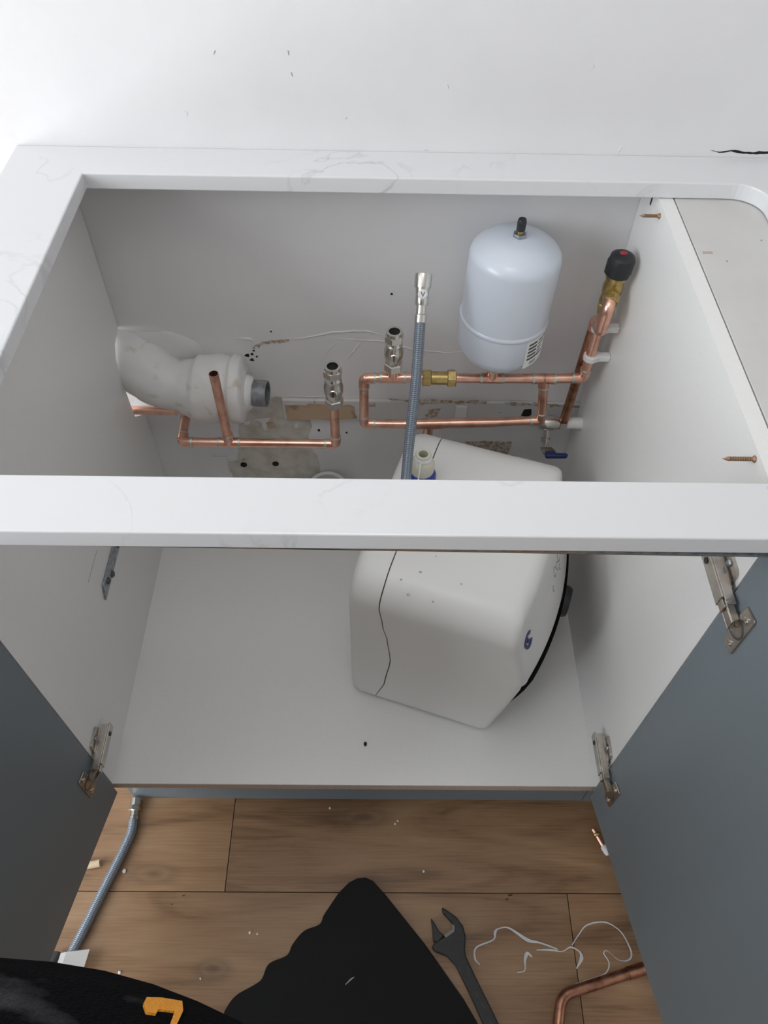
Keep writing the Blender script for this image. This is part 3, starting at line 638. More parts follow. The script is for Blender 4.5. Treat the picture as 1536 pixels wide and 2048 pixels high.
bm = BM(); lathe(bm, [(0.0186, 0.205), (0.0186, 0.207), (0, 0.207)], (0.0, 0.545, 0.509), (1, -0.10, 0.02), 20); link('stub_bore', bm, 'hole', ws)
bm = BM(); lathe_open(bm, [(0.024, 0.188), (0.031, 0.196), (0.027, 0.206), (0.0215, 0.209)], (0.0, 0.545, 0.509), (1, -0.10, 0.02), 24)
for v in bm.verts: v.co += V((NZ.noise(v.co * 90) * 0.002,) * 3)
link('filler_collar', bm, 'whitepipe', ws, smooth=True)
# plaster haunching where the bend is bedded into the wall
bm = BM(); bmesh.ops.create_uvsphere(bm, u_segments=28, v_segments=18, radius=1)
for v in bm.verts:
    v.co = V((0.05 + v.co.x * 0.085, D + 0.003 + v.co.y * 0.0085, 0.560 + v.co.z * 0.040)); v.co += V((0, NZ.noise(v.co * 40) * 0.003, NZ.noise(v.co * 35) * 0.004))
link('plaster_bedding', bm, 'wall', wall, smooth=True)

# white round waste spigot low by the wall
bm = BM(); lathe_open(bm, [(0.030, 0), (0.034, 0), (0.034, 0.085), (0.037, 0.087), (0.037, 0.097), (0.033, 0.099), (0.030, 0.096), (0.030, 0)], (0.318, 0.532, ZF + 0.0005), (0, 0, 1), 28)
tag(link('pipe_socket', bm, 'white', smooth=True), 'white round plastic pipe socket standing low against the back wall', 'pipe')

# ================================================================ WATER HEATER
th = math.radians(18.3); eu = V((math.cos(th), -math.sin(th), 0)); ew = V((math.sin(th), math.cos(th), 0))
V0, V1, Z0, Z1 = 0.268, 0.598, ZF + 0.0015, 0.512
VC = (V0 + V1) / 2
ht = thing('water_heater', eu * 0.43 + ew * VC + V((0, 0, ZF)), 'white boxy electric water heater with blue emblem standing in cabinet', 'water heater')
def H(u, v, z): return eu * u + ew * v + V((0, 0, z))
def rrect(v0, v1, z0, z1, rt, rb, n=9):
    P = []
    def arc(cx, cz, r, a0):
        for k in range(n + 1): a = math.radians(a0 + 90 * k / n); P.append((cx + r * math.cos(a), cz + r * math.sin(a)))
    def line(a, b, k):
        for j in range(1, k): t = j / k; P.append((a[0] + (b[0] - a[0]) * t, a[1] + (b[1] - a[1]) * t))
    arc(v1 - rt, z1 - rt, rt, 0); line((v1 - rt, z1), (v0 + rt, z1), 8)
    arc(v0 + rt, z1 - rt, rt, 90); line((v0, z1 - rt), (v0, z0 + rb), 12)
    arc(v0 + rb, z0 + rb, rb, 180); line((v0 + rb, z0), (v1 - rb, z0), 6)
    arc(v1 - rb, z0 + rb, rb, 270); line((v1, z0 + rb), (v1, z1 - rt), 12)
    return P
def interp(tab, x):
    for (a, p), (b, q) in zip(tab, tab[1:]):
        if x <= b: t = max(0, (x - a) / (b - a)); t = t * t * (3 - 2 * t); return p + (q - p) * t
    return tab[-1][1]
def lin(tab, x):
    for (a, p), (b, q) in zip(tab, tab[1:]):
        if x <= b: t = max(0, (x - a) / (b - a)); return p + (q - p) * t
    return tab[-1][1]
def seam_u(z): return interp([(0.168, 0.345), (0.25, 0.362), (0.325, 0.369), (0.376, 0.364), (0.43, 0.354), (0.475, 0.3485), (0.51, 0.350)], z)
def front_u(v, z):
    k = max(0, 1 - ((v - VC) / 0.165) ** 2)
    return lin([(0.365, 0.571), (0.45, 0.549), (0.49, 0.541), (0.512, 0.536)], z) + 0.025 * k * lin([(0.365, 1), (0.45, 0.75), (0.512, 0.55)], z)
def low_u(v, z): return lin([(0.168, 0.536), (0.30, 0.560), (0.365, 0.5705), (0.40, 0.545), (0.512, 0.512)], z)
peri = rrect(V0, V1, Z0, Z1, 0.052, 0.018)
def scale_in(v, z, s): 
    return VC + (v - VC) * (1 - s / (V1 - V0) * 2), (Z0 + Z1) / 2 + (z - (Z0 + Z1) / 2) * (1 - s / (Z1 - Z0) * 2)
def shell(bm, rowsf):
    rings = []
    for f in rowsf: rings.append([bm.verts.new(H(*f(v, z))) for v, z in peri])
    n = len(peri)
    for a, b in zip(rings, rings[1:]):
        for i in range(n): bm.faces.new((a[i], a[(i + 1) % n], b[(i + 1) % n], b[i]))
    return rings
def side_row(fu, s): 
    def f(v, z):
        v2, z2 = scale_in(v, z, s); return (fu(v, z), v2, z2)
    return f
# back shell
bm = BM()
rowsb = [side_row(lambda v, z: 0.298, 0.06), side_row(lambda v, z: 0.298, 0.022), side_row(lambda v, z: 0.301, 0.010), side_row(lambda v, z: 0.309, 0.003), side_row(lambda v, z: 0.320, 0)]
rowsb += [side_row(lambda v, z: seam_u(z) - 0.0010, 0.0), side_row(lambda v, z: seam_u(z) - 0.0006, 0.0015), side_row(lambda v, z: seam_u(z) - 0.0006, 0.006)]
rg = shell(bm, rowsb); bm.faces.new(rg[0]); link('back_shell', bm, 'heater', ht, smooth=True)
# dark seam gasket just below the surface
bm = BM(); rg = shell(bm, [side_row(lambda v, z: seam_u(z) - 0.002, 0.0016), side_row(lambda v, z: seam_u(z) + 0.002, 0.0016)]); link('seam', bm, 'seam', ht, smooth=True)
# front shell
bm = BM()
def fr(back, s):
    def f(v, z):
        v2, z2 = scale_in(v, z, s); return (low_u(v2, z2) - back, v2, z2)
    return f
rowsf = [side_row(lambda v, z: seam_u(z) + 0.0006, 0.006), side_row(lambda v, z: seam_u(z) + 0.0006, 0.0015), side_row(lambda v, z: seam_u(z) + 0.0010, 0.0)]
for t in (0.25, 0.5, 0.75): rowsf.append(side_row(lambda v, z, t=t: seam_u(z) * (1 - t) + (low_u(v, z) - 0.020) * t, 0.0))
rowsf += [fr(0.014, 0.0), fr(0.0078, 0.0008), fr(0.0035, 0.0026), fr(0.0008, 0.0055), fr(0.0, 0.0090)]
rg = shell(bm, rowsf); bm.faces.new(rg[-1])
link('front_shell', bm, 'heater', ht, smooth=True)
# bulged front cover overhanging the recessed lower front
bm = BM(); secs = []; RT = 0.052; zs = [0.365, 0.3665, 0.369, 0.374] + [0.374 + (Z1 - 0.374) * (1 - (1 - k / 26) ** 1.6) for k in range(1, 27)]
for z in zs:
    dzt = max(0, z - (Z1 - RT)); inset = RT - math.sqrt(max(0, RT * RT - dzt * dzt))
    va, vb = V0 - 0.0004 + inset, V1 + 0.0004 - inset
    rr = 0.014; rtop = 0.016; q = max(0, z + 0.0004 - (Z1 - rtop)); back = rtop - math.sqrt(max(0, rtop * rtop - q * q))
    back += {0.365: 0.004, 0.3665: 0.0015, 0.369: 0.0004}.get(z, 0)
    pts = [(0.47, va)]
    for k in range(7):
        a_ = math.pi / 2 * k / 6; pts.append((front_u(va + rr, z) - back - rr + rr * math.sin(a_), va + rr - rr * math.cos(a_)))
    for k in range(1, 20):
        v = va + rr + (vb - va - 2 * rr) * k / 20; pts.append((front_u(v, z) - back, v))
    for k in range(7):
        a_ = math.pi / 2 * k / 6; pts.append((front_u(vb - rr, z) - back - rr + rr * math.cos(a_), vb - rr + rr * math.sin(a_)))
    pts.append((0.47, vb))
    secs.append([bm.verts.new(H(u_, v_, z + 0.0004)) for u_, v_ in pts])
for a, b in zip(secs, secs[1:]):
    for i in range(len(a)): bm.faces.new((a[i], a[(i + 1) % len(a)], b[(i + 1) % len(a)], b[i]))
bm.faces.new(secs[0]); bm.faces.new(secs[-1])
link('front_cover', bm, 'heater', ht, smooth=True)
# dark control panel on the lower front
bm = BM(); NV, NZ_ = 16, 8; G = []
for i in range(NV + 1):
    v = V0 + 0.022 + (V1 - V0 - 0.044) * i / NV; col_ = []
    for j in range(NZ_ + 1):
        z = 0.20 + (0.358 - 0.20) * j / NZ_; col_.append(bm.verts.new(H(low_u(v, z) + 0.0015 + (front_u(v, 0.365) + 0.0035 - low_u(v, 0.365)) * min(1, (z - 0.20) / 0.12), v, z)))
    G.append(col_)
for i in range(NV):
    for j in range(NZ_): bm.faces.new((G[i][j], G[i + 1][j], G[i + 1][j + 1], G[i][j + 1]))
gs = bmesh.ops.solidify(bm, geom=bm.faces[:], thickness=0.004)
cpn = link('control_panel', bm, 'dark', ht, smooth=True)
bm = BM(); kc = H(front_u(0.462, 0.365) + 0.000, 0.462, 0.322); lathe(bm, [(0.026, 0), (0.026, 0.010), (0.023, 0.016), (0, 0.0165)], kc, eu, 26); kn = link('control_knob', bm, 'dark', cpn, smooth=True)
# blue emblem: open swirl on the bulged front
def on_front(v, z, off=0.0008): return H(front_u(v, z) + off, v, z)
bm = BM(); vc_, zc_ = 0.301, 0.447
for r0, r1, a0, a1, in ((0.0075, 0.0125, 40, 330), (0.0015, 0.0050, 90, 330)):
    Pq = []
    for k in range(15):
        a = math.radians(a0 + (a1 - a0) * k / 14)
        Pq.append([bm.verts.new(on_front(vc_ + rr * math.cos(a), zc_ + 1.35 * rr * math.sin(a), of)) for rr, of in ((r0, 0.0012), (r1, 0.0012), (r1, -0.001), (r0, -0.001))])
    for p, q in zip(Pq, Pq[1:]):
        for i in range(4): bm.faces.new((p[i], q[i], q[(i + 1) % 4], p[(i + 1) % 4]))
link('emblem', bm, 'navy', ht)
# faint grey marks of worn print further round the front
bm = BM()
for v0_, z0_, sz in ((0.430, 0.44, .007), (0.445, 0.435, .006), (0.460, 0.44, .008), (0.476, 0.435, .006), (0.492, 0.44, .007), (0.41, 0.425, .004), (0.455, 0.42, .004)):
    Pq = []
    for k in range(10):
        a = 2 * math.pi * k / 9 * 0.85
        Pq.append([bm.verts.new(on_front(v0_ + rr * math.cos(a), z0_ + 1.5 * rr * math.sin(a), of)) for rr, of in ((sz * .72, 0.0006), (sz, 0.0006), (sz, -0.0005), (sz * .72, -0.0005))])
    for p, q in zip(Pq, Pq[1:]):
        for i in range(4): bm.faces.new((p[i], q[i], q[(i + 1) % 4], p[(i + 1) % 4]))
link('worn_print', bm, 'greyink', ht)
# scuffs on the top
for u, v, s in ((0.392, 0.318, .0022), (0.37, 0.300, .0016), (0.45, 0.317, .0016), (0.405, 0.35, .001), (0.385, 0.285, .002), (0.42, 0.285, .0012)):
    bm = prism(BM(), [(u - s, v - s * .5), (u + s, v - s * .7), (u + s * .8, v + s * .6), (u - s * .7, v + s * .5)], lambda a, b: H(a, b, Z1 - (0.0002 if b > 0.32 else 0.0002 + (0.32 - b) ** 2 / 0.104)), (0, 0, 0.0007)); link('scuff', bm, 'stain', ht)
# connections on top: blue collar + nylon nut (cold), and hidden hot tail for the hose
c0 = H(0.345, 0.478, Z1)
bm = BM(); lathe(bm, [(0.021, -0.004), (0.0215, 0.004), (0.0215, 0.012), (0.0175, 0.020), (0.014, 0.022)], c0, (0, 0, 1), 28); col = link('inlet_collar', bm, 'blue', ht, smooth=True)
bm = BM(); lathe_open(bm, [(0.0085, 0.018), (0.0165, 0.018), (0.0180, 0.024), (0.0180, 0.036), (0.0150, 0.044), (0.0120, 0.046), (0.0120, 0.054), (0.0105, 0.056), (0.0070, 0.056), (0.0068, 0.03), (0.0085, 0.018)], c0, (0, 0, 1), 26); nut = link('inlet_nut', bm, 'nutw', ht, smooth=True)
bm = BM(); lathe(bm, [(0.0069, 0.024), (0.0069, 0.026), (0, 0.026)], c0, (0, 0, 1), 16); link('bore', bm, 'cement', nut)
bm = BM(); lathe_open(bm, [(0.0121, 0.0462), (0.0130, 0.047), (0.0128, 0.0525), (0.0121, 0.053)], c0, (0, 0, 1), 22); link('tape_wrap', bm, 'tape', nut, smooth=True)
tp = [c0 + V((-0.004, -0.0135, 0.050)), c0 + V((-0.005, -0.0185, 0.038)), c0 + V((-0.006, -0.0200, 0.024)), c0 + V((-0.004, -0.023, 0.006)), c0 + V((-0.006, -0.026, 0.002))]
link('tape_tail', sweep(BM(), catmull(tp, 5), 0.0013, 6), 'tape', nut, smooth=True)
h0 = H(0.345, 0.380, Z1)
bm = BM(); lathe(bm, [(0.021, -0.004), (0.0215, 0.012), (0.0175, 0.020), (0.012, 0.022)], h0, (0, 0, 1), 28); link('outlet_collar', bm, 'red', ht, smooth=True)

# upright braided hose with an isolating end
hs = thing('flexible_hose', h0 + V((0, 0, 0.02)), 'grey braided flexible hose rising from heater to a nickel end valve', 'hose')
top = V((0.4665, 0.432, 0.738)); base = h0 + V((0, 0, 0.022))
path = catmull([base, base + V((0.002, 0.012, 0.034)), V((0.4545, 0.322, 0.610)), V((0.4625, 0.383, 0.679)), top], 8)
bm = sweep(BM(), path, 0.0072, 20, uv=True); link('braid', bm, 'braid', hs, smooth=True)
dv = (path[-1] - path[-3]).normalized()
bm = BM(); lathe(bm, [(0.0078, -0.002), (0.0078, 0.008), (0.0066, 0.009), (0.0066, 0.022)], top, dv, 20); link('ferrule', bm, 'chrome', hs, smooth=True)
bm = BM(); lathe(bm, [(0.0080, 0.020), (0.0090, 0.024), (0.0086, 0.034), (0.0096, 0.044)], top, dv, 20); vb = link('end_valve', bm, 'chrome', hs, smooth=True)
bm = BM(); lathe_open(bm, [(0.0075, 0.043), (0.0112, 0.043), (0.0116, 0.058), (0.0108, 0.061), (0.0080, 0.061), (0.0075, 0.043)], top, dv, 26); link('union_nut', bm, 'chrome', vb, smooth=True)
fv = V((0.02, -0.75, 0.62)).normalized()
bm = BM(); lathe(bm, [(0.0065, 0), (0.0065, 0.003), (0.005, 0.0042), (0, 0.0042)], top + dv * 0.034 + fv * 0.0070, fv, 18); link('valve_screw', bm, 'white', vb, smooth=True)
sl = top + dv * 0.034 + fv * 0.0112; up_ = dv
bm = BM(); sweep(bm, [sl + up_ * 0.003 + V((-.0022, 0, 0)), sl - up_ * 0.0032, sl + up_ * 0.003 + V((.0022, 0, 0))], 0.0007, 6); link('slot', bm, 'ink', vb)

# ================================================================ THINGS ON THE CABINET FLOOR / ROOM FLOOR
bm = BM(); lathe(bm, [(0, 0), (0.0022, 0.0005), (0.0026, 0.002), (0.0015, 0.0036), (0, 0.004)], (0.397, 0.067, ZF), (0, 0, 1), 10)
for v in bm.verts: v.co.y = 0.067 + (v.co.y - 0.067) * 1.5
tag(link('debris_chip', bm, 'hole', smooth=True), 'small black chip lying on cabinet floor in front of heater', 'debris')

# grey hose lying on the floor
fh = thing('flexible_hose', (-0.02, -0.1, 0), 'grey braided flexible hose lying on wooden floor by left door', 'hose')
P0 = [(-0.0035, -0.006, 0.0085), (-0.003, -0.030, 0.0085), (-0.013, -0.067, 0.0085), (-0.028, -0.113, 0.0085), (-0.047, -0.173, 0.0085), (-0.062, -0.217, 0.0085), (-0.090, -0.300, 0.0085), (-0.07, -0.42, 0.0085)]
bm = sweep(BM(), catmull(P0, 8), 0.0078, 18, uv=True); link('braid', bm, 'braid', fh, smooth=True)
bm = BM(); lathe(bm, [(0.0082, -0.001), (0.0082, 0.004), (0.0070, 0.005), (0.0070, 0.018)], (-0.0035, -0.008, 0.0085), (-0.05, 1, 0), 18); link('ferrule', bm, 'chrome', fh, smooth=True)
bm = BM(); hexnut(bm, 0.0105, 0.014, 0.022, (-0.0035, -0.008, 0.0098), (-0.05, 1, 0)); lathe(bm, [(0.0092, 0.022), (0.0092, 0.034), (0.008, 0.0345), (0, 0.0345)], (-0.0035, -0.008, 0.0098), (-0.05, 1, 0), 20); link('union_nut', bm, 'chrome', fh, smooth=True)
# white folded tag wrapped round the hose
bm = BM(); pts = []
prof = [(-0.083, 0.004), (-0.080, 0.012), (-0.0765, 0.0185), (-0.068, 0.0205), (-0.050, 0.0200), (-0.033, 0.0190)]
rr = []
for off in (0.0, -0.036):
    rr.append([bm.verts.new((x + off * 0.12 + 0.003, -0.2135 + off + (x + 0.08) * 0.12, z)) for x, z in prof])
for i in range(len(prof) - 1): bm.faces.new((rr[0][i], rr[0][i + 1], rr[1][i + 1], rr[1][i]))
bmesh.ops.solidify(bm, geom=bm.faces[:], thickness=0.0006)
tg = link('paper_tag', bm, 'paper', fh)
bm = box(BM(), -0.064, -0.046, -0.2330, -0.2324, 0.0200, 0.0214); box(bm, -0.0458, -0.0452, -0.246, -0.2324, 0.0196, 0.0212); box(bm, -0.0515, -0.0485, -0.241, -0.238, 0.0200, 0.0213)
link('tag_print', bm, 'greyink', tg)

# beige tube and black cable end by the left door
bm = sweep(BM(), [(-0.046, -0.079, 0.0066), (-0.085, -0.087, 0.0066), (-0.130, -0.097, 0.0066)], 0.006, 16, hollow=0.0044)
tag(link('tube_offcut', bm, 'tan', smooth=True), 'short beige tube offcut poking out below the left door', 'tube')
bm = sweep(BM(), catmull([(-0.079, -0.211, 0.010), (-0.083, -0.222, 0.012), (-0.093, -0.245, 0.012), (-0.105, -0.28, 0.009), (-0.12, -0.33, 0.009)], 5), [0.003] + [0.008] * 20, 12)
tag(link('rubber_grip', bm, 'dark', smooth=True), 'black rounded tool grip beside the white hose tag', 'tool')

# copper stub with olive by the right door
cs = thing('copper_stub', (0.80, -0.04, 0), 'short copper tube with brass olive on floor below right door', 'pipe')
a = V((0.7945, -0.019, 0.0052)); d = V((0.018, -0.040, 0)).normalized()
link('tube', sweep(BM(), [a, a + d * 0.02, a + d * 0.030], 0.0042, 14, hollow=0.003), 'copper', cs, smooth=True)
bm = BM(); lathe_open(bm, [(0.0042, 0), (0.0062, 0.001), (0.0068, 0.003), (0.0062, 0.005), (0.0042, 0.006), (0.0042, 0)], a + d * 0.007 + V((0, 0, 0.0013)), d, 16); link('olive', bm, 'brass', cs, smooth=True)
bm = BM(); lathe(bm, [(0.0046, 0), (0.0058, 0.002), (0.0056, 0.012), (0.004, 0.016), (0, 0.017)], a + d * 0.030, d, 12); link('taped_end', bm, 'tape', cs, smooth=True)

# bent copper pipe in the lower right
cp = thing('copper_pipe', (0.75, -0.27, 0), 'bent copper pipe lying on floor beside the right door', 'pipe')
link('tube', sweep(BM(), rounded_path([(0.8415, -0.229, 0.0087), (0.704, -0.2665, 0.0087), (0.679, -0.36, 0.0087)], 0.030, 10), R15 + 0.0008, 18, hollow=R15 - .001), 'copper_old', cp, smooth=True)
link('end_sleeve', sweep(BM(), [(0.839, -0.2297, 0.0090), (0.827, -0.2330, 0.0090), (0.812, -0.2371, 0.0090)], R15 + 0.0020, 16, hollow=R15), 'copper_old', cp, smooth=True)

# black foam mat: smooth right side, scalloped left side
right_side = [(0.372, -0.107), (0.385, -0.1005), (0.399, -0.099), (0.412, -0.104), (0.432, -0.124), (0.496, -0.197), (0.5535, -0.272), (0.571, -0.300), (0.590, -0.338)]
left_ctrl = [(0.30, -0.345), (0.158, -0.340), (0.183, -0.306), (0.189, -0.287), (0.203, -0.268), (0.230, -0.2535), (0.241, -0.245), (0.250, -0.225), (0.277, -0.2135), (0.285, -0.198), (0.302, -0.179), (0.326, -0.1695), (0.332, -0.157), (0.340, -0.145), (0.356, -0.122)]
lc = [(p.x, p.y) for p in catmull([(a, b, 0) for a, b in left_ctrl], 5)]
bm = prism(BM(), right_side + lc, lambda a, b: (a, b, 0.0004), (0, 0, 0.006))
tag(link('foam_mat', bm, 'mat', bevel=0.0012), 'flat matt black mat with one scalloped edge on wooden floor', 'mat')
bm = sweep(BM(), [(0.371, -0.253, 0.0068), (0.379, -0.246, 0.0068), (0.384, -0.243, 0.0068)], [0.0005, 0.0011, 0.0006], 6)
tag(link('tape_scrap', bm, 'greyink', smooth=True), 'tiny grey sliver of tape on the black mat', 'scrap')

# adjustable spanner
sp = thing('adjustable_spanner', (0.56, -0.22, 0), 'black adjustable spanner with open jaw lying beside black mat', 'spanner')
body = [(0.5250, -0.1440), (0.5350, -0.1500), (0.5480, -0.1590), (0.5580, -0.1720), (0.5610, -0.1860), (0.5590, -0.2050), (0.5600, -0.2150), (0.5720, -0.2400), (0.5860, -0.2680), (0.6000, -0.2960), (0.6160, -0.3330), (0.6180, -0.3460), (0.6100, -0.3540), (0.5990, -0.3480), (0.5850, -0.3150), (0.5720, -0.2850), (0.5560, -0.2520), (0.5430, -0.2270), (0.5300, -0.2140), (0.5120, -0.2080), (0.5060, -0.2020), (0.5090, -0.1975), (0.5210, -0.1900), (0.5310, -0.1840), (0.5400, -0.1770), (0.5415, -0.1680), (0.5340, -0.1600), (0.5260, -0.1520)]
link('body', prism(BM(), body, lambda a, b: (a, b, 0.0008), (0, 0, 0.011)), 'spanner', sp, bevel=0.002)
link('sliding_jaw', prism(BM(), [(0.5065, -0.1600), (0.5120, -0.1680), (0.5190, -0.1800), (0.5270, -0.1850), (0.5150, -0.1960), (0.5090, -0.1930), (0.5085, -0.1760)], lambda a, b: (a, b, 0.0012), (0, 0, 0.012)), 'spanner', sp, bevel=0.0015)
link('jaw_face', prism(BM(), [(0.5260, -0.1850), (0.5395, -0.1770), (0.5405, -0.1690), (0.5440, -0.1720), (0.5430, -0.1800), (0.5290, -0.1890)], lambda a, b: (a, b, 0.006), (0, 0, 0.0063)), 'jaw', sp)
bm = BM(); lathe(bm, [(0.0042, 0), (0.0042, 0.013)], (0.521, -0.1985, 0.0075), (0.85, 0.5, 0), 12); link('worm_screw', bm, 'jaw', sp, smooth=True)
bm = BM(); ring(bm, 0.0062, 0.0045, 0.0006, (0.607, -0.340, 0.0117), (0, 0, 1), 18); link('hang_hole', bm, 'jaw', sp)

# PTFE tape threads
def ribbon(pts, ws_, label, grp):
    P = catmull([(a, b, 0.0016) for a, b in pts], 5); n = len(P)
    bm = BM(); L = []
    for i, p in enumerate(P):
        t = (P[min(i + 1, n - 1)] - P[max(i - 1, 0)]).normalized(); s = V((-t.y, t.x, 0))
        f = i / (n - 1) * (len(ws_) - 1); k = min(int(f), len(ws_) - 2); wv_ = ws_[k] + (ws_[k + 1] - ws_[k]) * (f - k)
        z = V((0, 0, 0.0012 * abs(math.sin(i * 0.7))))
        L.append((bm.verts.new(p + s * wv_ + z), bm.verts.new(p - s * wv_ + z * 0.3)))
    for a, b in zip(L, L[1:]): bm.faces.new((a[0], b[0], b[1], a[1]))
    bmesh.ops.solidify(bm, geom=bm.faces[:], thickness=0.0005)
    tag(link('tape_thread', bm, 'tape', smooth=True), label, 'tape', grp)
t1 = [(0.582, -0.225), (0.575, -0.217), (0.578, -0.201), (0.606, -0.190), (0.610, -0.179)]
t2 = [(0.616, -0.174), (0.633, -0.173), (0.661, -0.190), (0.681, -0.194), (0.708, -0.203)]
t3 = [(0.732, -0.197), (0.745, -0.182), (0.761, -0.168), (0.791, -0.164), (0.814, -0.178), (0.825, -0.205), (0.820, -0.217), (0.804, -0.218), (0.787, -0.205), (0.781, -0.209), (0.787, -0.222), (0.779, -0.236), (0.755, -0.244), (0.729, -0.251)]
t4 = [(0.640, -0.2355), (0.652, -0.2325), (0.654, -0.218), (0.659, -0.209), (0.666, -0.214)]
t5 = [(0.674, -0.204), (0.697, -0.204), (0.715, -0.206), (0.729, -0.200), (0.742, -0.206), (0.744, -0.216), (0.734, -0.230)]
ribbon(t1 + t2, [.0010, .0016, .0012, .0010, .0022, .0008, .0012, .0026, .0012, .0010], 'white tape thread curling beside the spanner jaw', 'white tape threads')
ribbon(t3, [.0007, .0012, .0008, .0014, .0006, .0008, .0010, .0009], 'white tape thread looping toward the bent copper pipe', 'white tape threads')
ribbon(t4, [.0007, .0010, .0030, .0008], 'shortest white tape scrap on the floor between spanner and copper pipe', 'white tape threads')
ribbon(t5, [.0006, .0016, .0006, .0012, .0010, .0030, .0008], 'white tape thread with a twisted flat tail across the plank joint', 'white tape threads')

# crumbs of plaster
crumbs = [(0.450, -0.011, .0022), (0.4545, -0.006, .0020), (0.335, 0.015, .0022), (0.497, -0.088, .0020), (-0.004, -0.090, .0040), (0.018, -0.237, .0026), (0.215, -0.181, .0022), (0.227, -0.183, .0016), (0.145, -0.245, .0016)]
for i, (x, y, s) in enumerate(crumbs):
    bm = BM(); bmesh.ops.create_icosphere(bm, subdivisions=1, radius=s)
    for v in bm.verts: v.co = V((v.co.x * random.uniform(.7, 1.3) + x, v.co.y * random.uniform(.7, 1.3) + y, max(0, v.co.z * 0.6 + s * 0.5)))
    lab = {0: 'white plaster crumb, left of the touching pair, on plank before the plinth', 1: 'white plaster crumb, larger of the touching pair, on plank before the plinth', 2: 'white plaster crumb on floor right at the foot of the plinth', 3: 'white plaster crumb on floor between plinth and the mat tip', 4: 'biggest white plaster crumb on floor beside the grey hose', 5: 'white plaster crumb on floor near the white hose tag', 6: 'white plaster crumb on floor beside the scalloped mat edge', 7: 'tiniest white plaster crumb on floor beside the scalloped mat edge', 8: 'white plaster crumb on floor beside the round wood knot'}
    tag(link('plaster_crumb', bm, 'crumb'), lab[i].replace('left of the touching pair', 'smaller of the touching pair'), 'crumb', 'plaster crumbs on the floor')
for i, (x, y, s) in enumerate([(0.640, -0.124, .003), (0.634, -0.130, .002), (0.10, -0.127, .0016), (0.083, -0.14, .0014)]):
    bm = BM(); bmesh.ops.create_icosphere(bm, subdivisions=1, radius=s)
    for v in bm.verts: v.co = V((v.co.x * 1.4 + v.co.y * .6 + x, v.co.y * 0.6 + y, max(0, v.co.z * 0.4 + s * 0.4)))
    tag(link('dirt_crumb', bm, 'dirt'), 'tiny brown dirt crumb on plank seam near the spanner jaw' if i < 2 else 'tiny brown dirt crumb on the plank between grey hose and black mat', 'crumb', 'dirt crumbs by the spanner' if i < 2 else 'dirt crumbs by the mat')
# ================================================================ PERSON (only the sweatshirt front shows)
pn = thing('person', (0.15, -0.55, 0), 'person in black sweatshirt with orange print standing at the cabinet', 'person')
def skin_mesh(name, verts, edges, radii, m, parent, root=0, sub=2):
    me = bpy.data.meshes.new(name); base = worldloc(parent)
    me.from_pydata([tuple(V(v) - base) for v in verts], edges, []); o = bpy.data.objects.new(name, me); C.objects.link(o); o.parent = parent
    me.materials.append(M[m]); sk = o.modifiers.new('skin', 'SKIN'); sk.use_smooth_shade = True
    for i, r in enumerate(radii):
        me.skin_vertices[0].data[i].radius = r if isinstance(r, tuple) else (r, r); me.skin_vertices[0].data[i].use_root = (i == root)
    s = o.modifiers.new('sub', 'SUBSURF'); s.levels = sub; s.render_levels = sub
    return o
px, py = 0.15, -0.56
vs = [(px, -0.53, 0.93), (px, -0.55, 1.10), (px, py - .02, 1.30), (px, py - .03, 1.44), (px + .005, py - .01, 1.52), (px + .01, py + .01, 1.60), (px + .01, py, 1.69)]
rd = [.13, .125, .13, .06, .05, .085, .075]
ed = [(i, i + 1) for i in range(6)]
def chain(start, pts, rads):
    prev = start
    for p, r in zip(pts, rads): vs.append(p); rd.append(r); ed.append((prev, len(vs) - 1)); prev = len(vs) - 1
    return prev
for s in (-1, 1):
    chain(0, [(px + s * .10, -0.54, 0.84), (px + s * .115, -0.54, 0.48), (px + s * .12, -0.57, 0.09), (px + s * .125, -0.55, 0.045), (px + s * .135, -0.43, 0.035)], [.095, .062, .042, .042, .034])
eR = chain(2, [(px + .20, py - .02, 1.38), (px + .29, py - .06, 1.15), (px + .30, py + .06, 1.36), (px + .298, py + .075, 1.40)], [.062, .048, .030, .028])
eL = chain(2, [(px - .20, py - .02, 1.38), (px - .27, py - .03, 1.12), (px - .27, py + .05, .90), (px - .265, py + .06, .86)], [.062, .048, .030, .030])
for e, dr_, sd in ((eR, V((-.15, .1, .95)), V((0, 1, 0))), (eL, V((0, .15, -.98)), V((0, 1, 0)))):
    c_ = V(vs[e]); dr_.normalize()
    for k in range(4):
        o_ = (k - 1.5) * 0.019; ln = (.062, .074, .070, .055)[k]
        chain(e, [tuple(c_ + dr_ * 0.05 + sd * o_), tuple(c_ + dr_ * (0.05 + ln * .55) + sd * o_ + V((-.010, 0, 0))), tuple(c_ + dr_ * (0.05 + ln * .9) + sd * o_ + V((-.024, 0, 0)))], [.0095, .0085, .0075])
    chain(e, [tuple(c_ + dr_ * 0.020 + sd * 0.034), tuple(c_ + dr_ * 0.048 + sd * 0.052 + V((-.008, 0, 0)))], [.0105, .0085])
skin_mesh('body', vs, ed, rd, 'skin', pn)
